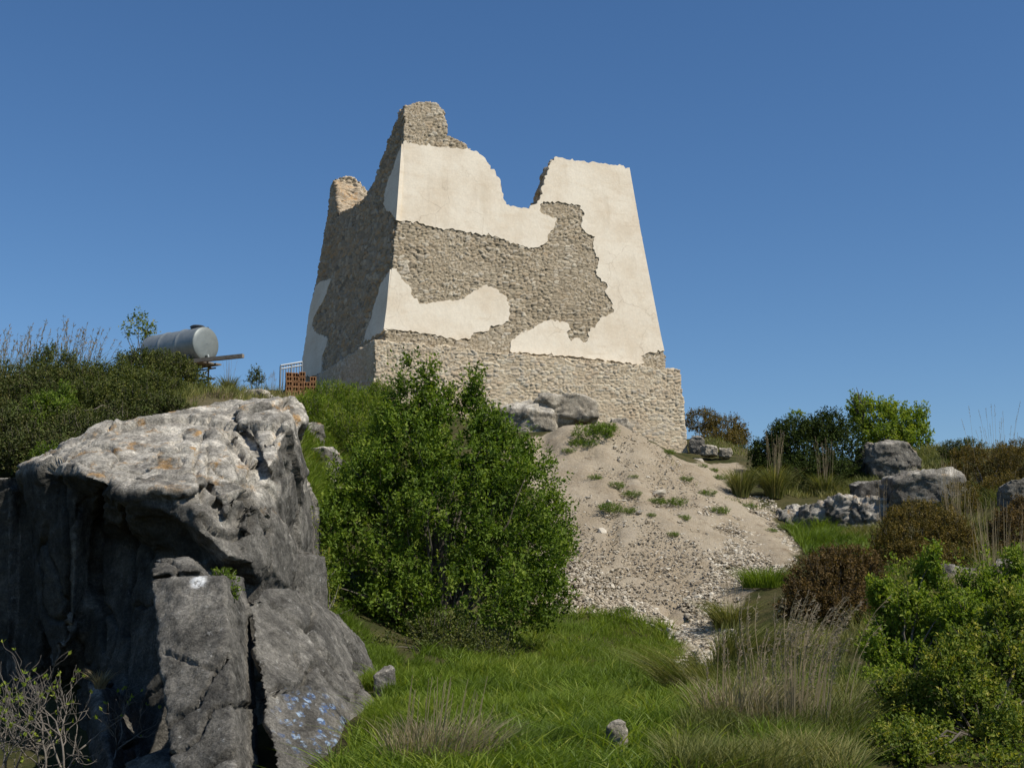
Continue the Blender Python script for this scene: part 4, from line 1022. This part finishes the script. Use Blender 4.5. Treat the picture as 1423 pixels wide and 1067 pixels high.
sward('grass', [(1250,640),(1310,625),(1340,650),(1300,665),(1250,668)], 5000, .15, .5, .025, 'grass_olive', 208, -.4)
sward('grass', [(1200,800),(1423,800),(1440,900),(1250,900),(1180,880)], 14000, .15, .5, .016, 'grass_olive', 209, -.3)
sward('grass', [(1300,690),(1440,690),(1440,800),(1330,800)], 8000, .2, .5, .02, 'grass_olive', 210, -.3)
sward('grass', [(280,552),(330,540),(400,546),(400,556),(330,560)], 1500, .08, .25, .02, 'grass_dry', 211, .05)
sward('grass', [(955,615),(1040,600),(1060,640),(1000,634),(975,612)], 2600, .08, .3, .03, 'grass_olive', 212, 0.0)
sward('grass', [(850,600),(880,606),(960,650),(1060,705),(1050,712),(960,672),(900,630)], 1300, .05, .2, .02, 'grass_olive', 213, .12, avoid_dirt=False)
sward('grass', [(-10,470),(60,470),(130,480),(260,500),(260,560),(120,620),(-10,640)], 12000, .2, .55, .02, 'grass_olive', 214, -.2)
rng = np.random.default_rng(240)             # rough grass on the banks beside and behind what the photo shows
for (x0, x1, y0, y1, n, l0, l1, w) in ((5.5, 24, 5, 40, 42000, .15, .5, .02), (-9, -2, 24, 41, 14000, .15, .45, .025), (-26, -8, 24, 42, 16000, .15, .5, .025), (-3, 5, 2, 9, 9000, .06, .22, .01)):
    q = np.stack([rng.uniform(x0, x1, n), rng.uniform(y0, y1, n)], -1)
    q = q[~inside(q + rng.normal(0, .25, q.shape), DIRT)]
    p3 = np.stack([q[:, 0], q[:, 1], np.zeros(len(q))], -1)
    vx, vy = (q[:, 0] / q[:, 1]) * F * cp + CX, q[:, 1]
    k_ = (fbm(p3 * .8, 241, 3) > -.3) & ((np.abs(q[:, 0] / q[:, 1]) > .36) | (x0 < -8.5) | (vy < 8) | ((x0 == -9) & (q[:, 0] < -3.2)))
    p3 = p3[k_]; p3[:, 2] = H(p3[:, 0], p3[:, 1]) - .02
    le = rng.normal(0, .45, p3.shape) * [1, 1, 0] + np.array([.2, .1, 0])
    V, fs, rr = blades(p3, rng.uniform(l0, l1, len(p3)), le, w * rng.uniform(.6, 1.3, len(p3)), np.clip(.45 + .5 * fbm(p3 * .7, 243, 3) + .15 * rng.normal(size=len(p3)), 0, 1), rng)
    mk('grass', V, fs, M['grass_olive'], attrs={'rnd': rr})['kind'] = 'stuff'
def tussock(label, base, n, L, w, mat, seed, nst=0, stL=1.0, stmat='grass_dry', lean=(0, 0), spread=.8, r=.2, plume=.16, droop=.0, group=None, name='grass_tussock', z=None, nod=False, stspread=.16, pl=1.0):
    rng = np.random.default_rng(seed)
    base = np.array([base[0], base[1], float(H(base[0], base[1])) if z is None else z])
    th = thing(name, label, 'grass clump', base, group)
    if n:
        a = rng.uniform(0, 6.283, n); rr = r * np.sqrt(rng.uniform(0, 1, n))
        P = base + np.stack([rr * np.cos(a), rr * np.sin(a), np.full(n, -.03)], -1)
        le = np.stack([np.cos(a), np.sin(a), np.zeros(n)], -1) * (spread * rng.uniform(.15, 1.2, n))[:, None] + np.array([*lean, 0]) + rng.normal(0, .12, (n, 3)) * [1, 1, 0]
        V, fs, rn = blades(P, L * rng.uniform(.5, 1.1, n), le, w * rng.uniform(.7, 1.3, n), np.clip(rng.normal(.45, .22, n), 0, 1), rng, .75, 5)
        mk('blades', V, fs, M[mat], th, {'rnd': rn})
    if nst:
        mb, pv, pf, pr = MB(), [], [], []
        for i in range(nst):
            a = rng.uniform(0, 6.283); q = base + np.array([math.cos(a), math.sin(a), 0]) * r * rng.uniform(0, .9)
            l = stL * rng.uniform(.65, 1.1)
            d = np.array([math.cos(a), math.sin(a), 0]) * rng.uniform(0, stspread) + np.array([*lean, 0]) * .5
            t = np.linspace(0, 1, 8)[:, None]
            p = q + np.array([0, 0, 1.]) * l * t + d * l * t ** 1.7
            if nod: p[-3:] += (np.array([1, .2, 0]) * np.array([.0, .05, .14])[:, None] - np.array([0, 0, 1]) * np.array([0, .01, .06])[:, None]) * l * .5
            mb.tube(p, np.linspace(.0042, .002, 8), 3)
            m = 26 if plume else 0
            tt = rng.uniform(1 - plume / l * 1.6, 1, m) if m else np.zeros(0)
            if m:
                c = np.stack([np.interp(tt, t[:, 0], p[:, k]) for k in range(3)], -1)
                dd = norm(np.array(p[-1] - p[-3])[None] + .0 * c + rng.normal(0, .45, (m, 3)) * np.linalg.norm(p[-1] - p[-3]) + (np.array([.4, 0, -.5]) * np.linalg.norm(p[-1] - p[-3]) if nod else 0))
                lf = rng.uniform(.02, .045, m) * pl
                V, fs, rn = leaves(c, dd, rand_dirs(m, rng), lf, lf * .2, rng.uniform(0, 1, m))
                pf.append(fs + sum(len(x) for x in pv)); pv.append(V); pr.append(rn)
        mb.build('stalks', M[stmat], th, attrs={'rnd': np.full(mb.n, .5)})
        if pv: mk('plumes', np.concatenate(pv), [np.concatenate(pf)], M['plume'], th, {'rnd': np.concatenate(pr)})
    return th
gt = 'grass tussocks around the heap'
tussock('dark green tussock at the right rim of the earth heap, left of a pair', g1(1030, 690), 700, 1.05, .022, 'grass_olive', 301, 14, 1.3, lean=(.1, 0), spread=.55, group=gt)
tussock('taller green tussock with straw stalks in front of the dark evergreen bush', g1(1077, 692), 900, 1.15, .022, 'grass_olive', 302, 34, 1.75, spread=.55, group=gt)
tussock('spiky dark tussock at the right edge of the gravel tongue', g1(1015, 868), 600, .72, .016, 'grass_olive', 303, 10, 1.2, spread=.9, group=gt, r=.3)
tussock('bright green grass clump above the spiky tussock by the gravel', g1(1062, 815), 900, .6, .014, 'grass', 304, spread=.7, group=gt, r=.45)
tussock('drooping tussock with brown tips leaning over the foreground grass', at(968, 985, 14.5), 600, .85, .009, 'grass_olive', 305, lean=(-.75, -.25), spread=.4, group=gt, r=.28)
tussock('soft olive tussock below the gravel tongue', at(1030, 935, 18.0), 1100, .9, .012, 'grass_olive', 306, lean=(.45, 0), spread=.6, group=gt, r=.35)
tussock('tall dry grass with nodding pale seed heads in the right foreground', at(1110, 1120, 10.2), 420, .48, .006, 'grass_dry', 307, 70, 1.02, lean=(.12, 0), spread=.45, group=gt, r=.5, plume=.22, nod=True, stspread=.3)
tussock('thin dry grass left of the tall nodding grass', at(1035, 1090, 10.5), 700, .6, .008, 'grass_dry', 308, 20, .75, lean=(.15, 0), spread=.6, group=gt, r=.35, plume=.1)
tussock('straw tuft at the bottom edge of the picture in the grass', at(610, 1100, 9.0), 900, .5, .007, 'grass_dry', 309, 30, .6, lean=(.2, 0), spread=.5, group=gt, r=.35, plume=0)
tussock('dry stalks standing in front of the boulder at the right edge', at(1330, 745, 28), 500, .7, .015, 'grass_olive', 310, 44, 1.9, spread=.5, group=gt, r=.35, plume=.0)
tussock('pair of tall pale stalks in front of the long ledge', at(1225, 745, 31), 120, .5, .015, 'grass_olive', 311, 7, 1.5, spread=.5, group=gt, r=.15, plume=.2, stspread=.06)
tussock('reddish straw tuft below the dark evergreen bush', g1(1148, 686), 500, .8, .02, 'grass_olive', 312, 22, 1.5, spread=.6, group=gt, r=.25, plume=.1)
tussock('wispy tall stalks on the skyline at the right edge', at(1385, 660, 33.5), 0, .5, .01, 'grass_olive', 313, 20, 2.0, spread=.4, group=gt, r=.7, plume=.2)
tussock('dry grass clump among the shrubs at right, above the corner bush', at(1385, 880, 18), 600, .9, .010, 'grass_dry', 314, 40, 1.5, spread=.5, group=gt, r=.5, plume=.0)
tussock('green and brown tuft at the bottom of the dark rock recess', at(140, 940, 14.2) - np.array([0, 0, .05]), 160, .28, .008, 'grass_dry', 315, spread=.8, group=gt, r=.05, z=at(140, 950, 14.6)[2])
gp = 'tall plume grass on the left hilltop'
for i, (px, Y, n, l, lb) in enumerate([(8, 30, 22, 2.0, 'pale plume grass at the left edge of the picture'), (45, 31, 20, 2.1, 'plume grass between the left edge and the dark rounded bush'), (92, 31, 22, 2.2, 'tallest dark plume grass right behind the dark rounded bush'), (118, 31, 18, 2.0, 'leaning plume grass right of the tallest plumes')]):
    p = at(px, 540, Y)
    tussock(lb, p, 350, 1.2, .02, 'grass_olive', 330 + i, n, l * .8, 'grass_olive', lean=(.45 if i == 3 else .22, 0), spread=.5, group=gp, r=.4, plume=.5, z=float(at(px, 535, Y)[2]) - .25, name='plume_grass', stspread=.22, pl=2.4)
tussock('small yellow tuft beside the tank stand', at(318, 548, 41), 300, .75, .02, 'grass_olive', 340, 14, 1.1, spread=.5, r=.18, plume=.0)
tussock('thin weeds on the skyline left of the brick stacks', at(378, 552, 43), 120, .5, .02, 'grass_olive', 341, 12, .8, spread=.6, r=.5, plume=.1)

# bare fig-like bush at the lower left
rng = np.random.default_rng(400)
fb = at(60, 1090, 13.2)
th = thing('bare_bush', 'bare pale branched bush with a few fresh leaves in the lower left shade', 'bush', fb)
mb = MB(); tips = []
def branch(p, d, l, r, lev):
    pts = [p]; q = p.copy(); dd = d.copy()
    n = 6
    for i in range(n):
        dd = norm(dd + rng.normal(0, .26, 3) + np.array([0, 0, .10])); q = q + dd * l / n; pts.append(q.copy())
    mb.tube(pts, np.linspace(r, r * .55, n + 1), 5)
    if lev == 0: tips.append((q, dd)); return
    for k in range(rng.integers(2, 4)):
        i = rng.integers(2, n + 1)
        branch(pts[i], norm(dd + rng.normal(0, .65, 3)), l * rng.uniform(.55, .8), r * .58, lev - 1)
    branch(q, dd, l * .7, r * .55, lev - 1)
for k in range(9):
    a = rng.uniform(-1, 1)
    branch(fb + np.array([rng.uniform(-.5, .4), rng.uniform(-.3, .2), 0]), norm(np.array([a, rng.uniform(-.3, .3), rng.uniform(.4, 1.0)])), rng.uniform(.46, .74), .014, 3)
mb.build('branches', M['bark_pale'], th, True)
tp = np.array([t[0] for t in tips]); td = np.array([t[1] for t in tips]); sel = rng.uniform(0, 1, len(tp)) < .35
tp, td = np.repeat(tp[sel], 3, 0), np.repeat(td[sel], 3, 0)
lf = rng.uniform(.03, .06, len(tp))
V, fs, rn = leaves(tp, norm(td + rng.normal(0, .6, td.shape)), rand_dirs(len(tp), rng), lf, lf * .5, rng.uniform(.3, 1, len(tp)))
mk('leaves', V, [fs], M['leaf_bright'], th, {'rnd': rn})

# ------------------------------------------------------------------ tank, stand, bricks, fence
tc = at(249, 484, 42.0)
axd = np.array([.83, -.56, 0.0]); axd /= np.linalg.norm(axd); sd = np.array([-axd[1], axd[0], 0]); upv = np.array([0, 0, 1.])
TR_, TLn = .56, 2.45
tank = thing('water_tank', 'grey galvanised cylindrical water tank lying on a scaffold stand', 'tank', tc - upv * TR_)
def ringpts(c, r, k=48): 
    a = np.arange(k) * 2 * math.pi / k
    return c + r * (np.cos(a)[:, None] * sd + np.sin(a)[:, None] * upv)
prof = []
for s_ in np.linspace(-TLn / 2, TLn / 2, 81):
    r = TR_
    for b_ in (-TLn * .17, TLn * .17):
        r += .03 * math.exp(-((s_ - b_) / .05) ** 2)
    prof.append((s_, r))
rg_ = [ringpts(tc + axd * s_, r) for s_, r in prof]
Vt = np.concatenate(rg_); dn = fbm(Vt * 2.1, 500, 3)[:, None]
cc = np.repeat([tc + axd * s_ for s_, r in prof], 48, 0)
Vt = Vt + norm(Vt - cc) * (-.035 * np.clip(dn - .15, 0, 1))
k = np.arange(48); q = np.concatenate([np.stack([i * 48 + k, i * 48 + (k + 1) % 48, (i + 1) * 48 + (k + 1) % 48, (i + 1) * 48 + k], -1) for i in range(80)])
mk('shell', Vt, [q], M['galv'], tank, smooth=True)
for sgn, nm in ((1, 'end_cap'), (-1, 'end_cap')):
    rr = [(0, 1.005), (.03, 1.0), (.05, .96), (.075, .7), (.09, .35), (.095, .02)]
    rings = np.concatenate([ringpts(tc + axd * sgn * (TLn / 2 + d_), TR_ * f_) for d_, f_ in rr])
    q = np.concatenate([np.stack([i * 48 + k, i * 48 + (k + 1) % 48, (i + 1) * 48 + (k + 1) % 48, (i + 1) * 48 + k], -1) for i in range(5)])
    mk(nm, rings, [q if sgn > 0 else q[:, ::-1]], M['galv_end'], tank, smooth=True)
mb = MB(); hc = tc + axd * .85 + upv * (TR_ - .03); mb.tube([hc, hc + upv * .08], [.23, .23], 20); mb.tube([hc + upv * .078, hc + upv * .12], [.26, .2], 20)
mb.build('hatch', M['dark_metal'], tank)
mb = MB(); vc = tc + axd * (TLn / 2 + .05) - upv * .4; mb.tube([vc, vc + axd * .12, vc + axd * .14 - upv * .08], [.05, .045, .04], 10); mb.build('outlet', M['galv_end'], tank)
mb = MB(); vc = tc + axd * (TLn / 2 - .02) + upv * .52 + sd * .1; mb.tube([vc, vc + upv * .06], [.04, .04], 8); mb.build('lug', M['dark_metal'], tank)
bz = tc[2] - TR_
gz0 = float(H(tc[0], tc[1])) - .3
stand = thing('tank_stand', 'scaffold tube stand with boards carrying the grey tank', 'stand', np.array([tc[0], tc[1], gz0]))
for s_ in (-1.0, -.1, .95):
    for w_ in (-.45, .45):
        mb = MB(); p = tc + axd * s_ + sd * w_; mb.tube([np.array([p[0], p[1], gz0]), np.array([p[0], p[1], bz - .06 + (.22 if s_ > .9 and w_ < 0 else 0)])], [.03, .03], 8); mb.build('post', M['scaffold'], stand)
mb = MB()
for z_ in (-.16, -.5, -.85):
    for w_ in (-.48, .48):
        a = tc + axd * -1.2 + sd * w_; b_ = tc + axd * 1.25 + sd * w_; a[2] = b_[2] = bz + z_; mb.tube([a, b_], [.025, .025], 6)
    for s_ in (-1.0, .95):
        a = tc + axd * s_ - sd * .6; b_ = tc + axd * s_ + sd * .6; a[2] = b_[2] = bz + z_ + .05; mb.tube([a, b_], [.025, .025], 6)
a = tc + axd * .95 - sd * .45; b_ = tc + axd * .95 + sd * .45; a[2] = bz - .85; b_[2] = bz - .2; mb.tube([a, b_], [.02, .02], 6)
a = tc + axd * .0 - sd * .49; b_ = tc + axd * .95 - sd * .49; a[2] = bz - .2; b_[2] = bz - .85; mb.tube([a, b_], [.02, .02], 6)
mb.build('crossbars', M['scaffold'], stand)
mb = MB()
for i, w_ in enumerate((-.42, -.14, .14, .42)):
    c = tc + sd * w_ + axd * (.05 * i); c[2] = bz - .06; mb.box(c, axd * 1.3, sd * .12, upv * .025)
mb.build('boards', M['wood'], stand)
mb = MB(); pa, pb_ = at(236, 505, 41.2), at(338, 494.5, 40.2); dd = unit(pb_ - pa); s2 = unit(np.cross(dd, upv)); mb.box((pa + pb_) / 2, dd * np.linalg.norm(pb_ - pa) / 2, s2 * .06, np.cross(s2, dd) * .06)
tag(mb.build('beam', M['wood']), 'long grey timber beam sticking out to the right under the tank', 'beam')
def bricks(label, px, py_top, Y, cols, rows, deep, sz=(.24, .24, .19), ragged=True, seed=0):
    rng = np.random.default_rng(seed)
    ax = unit(np.array([1, .25, 0])); ay = np.array([-ax[1], ax[0], 0])
    top = at(px, py_top, Y); mb = MB()
    base = top - upv * rows * sz[2]
    th = thing('brick_stack', label, 'bricks', base, 'stacks of hollow bricks')
    for r_ in range(rows):
        for c_ in range(cols):
            for d_ in range(deep):
                if ragged and r_ == rows - 1 and rng.uniform() < .25: continue
                c = base + ax * ((c_ - cols / 2 + .5) * sz[0]) + ay * (d_ * sz[1]) + upv * (r_ + .5) * sz[2] + rng.normal(0, .008, 3)
                h = [(ax, sz[0] / 2 - .006), (ay, sz[1] / 2 - .006), (upv, sz[2] / 2 - .005)]
                for u_ in (-1, 1): # hollow: four shells and two webs, cells open to the front
                    mb.box(c + ax * u_ * (h[0][1] - .012), ax * .012, ay * h[1][1], upv * h[2][1])
                    mb.box(c + upv * u_ * (h[2][1] - .012), ax * (h[0][1] - .025), ay * (h[1][1] - .002), upv * .012)
                mb.box(c, ax * .01, ay * (h[1][1] - .003), upv * (h[2][1] - .025)); mb.box(c + ay * .06, ax * (h[0][1] - .025), ay * .01, upv * (h[2][1] - .026))
    mb.build('bricks', M['brick'], th)
bricks('taller stack of orange hollow bricks by the fence', 411, 517, 42.8, 3, 6, 2, (.21, .21, .17), seed=1)
bricks('lower stack of orange hollow bricks against the side wall', 431, 524, 42.3, 2, 5, 2, (.21, .21, .17), seed=2)
fn = thing('fence_panel', 'pale metal barred fence panel behind the brick stacks', 'fence', at(405, 548, 43.4))
fa, fb_ = at(390, 508, 43.4), at(420, 503, 43.9); zf = at(400, 552, 43.4)[2]
mb = MB(); mb.tube([fa, fb_], [.035, .035], 6); mb.tube([fa - upv * .12, fb_ - upv * .12], [.03, .03], 6); mb.build('rail', M['fence'], fn)
for i in range(9):
    p = fa + (fb_ - fa) * i / 8; mb = MB(); mb.tube([p - upv * .02, np.array([p[0], p[1], zf])], [.018 if i % 4 else .035] * 2, 6); mb.build('bar' if i % 4 else 'post', M['fence'], fn)
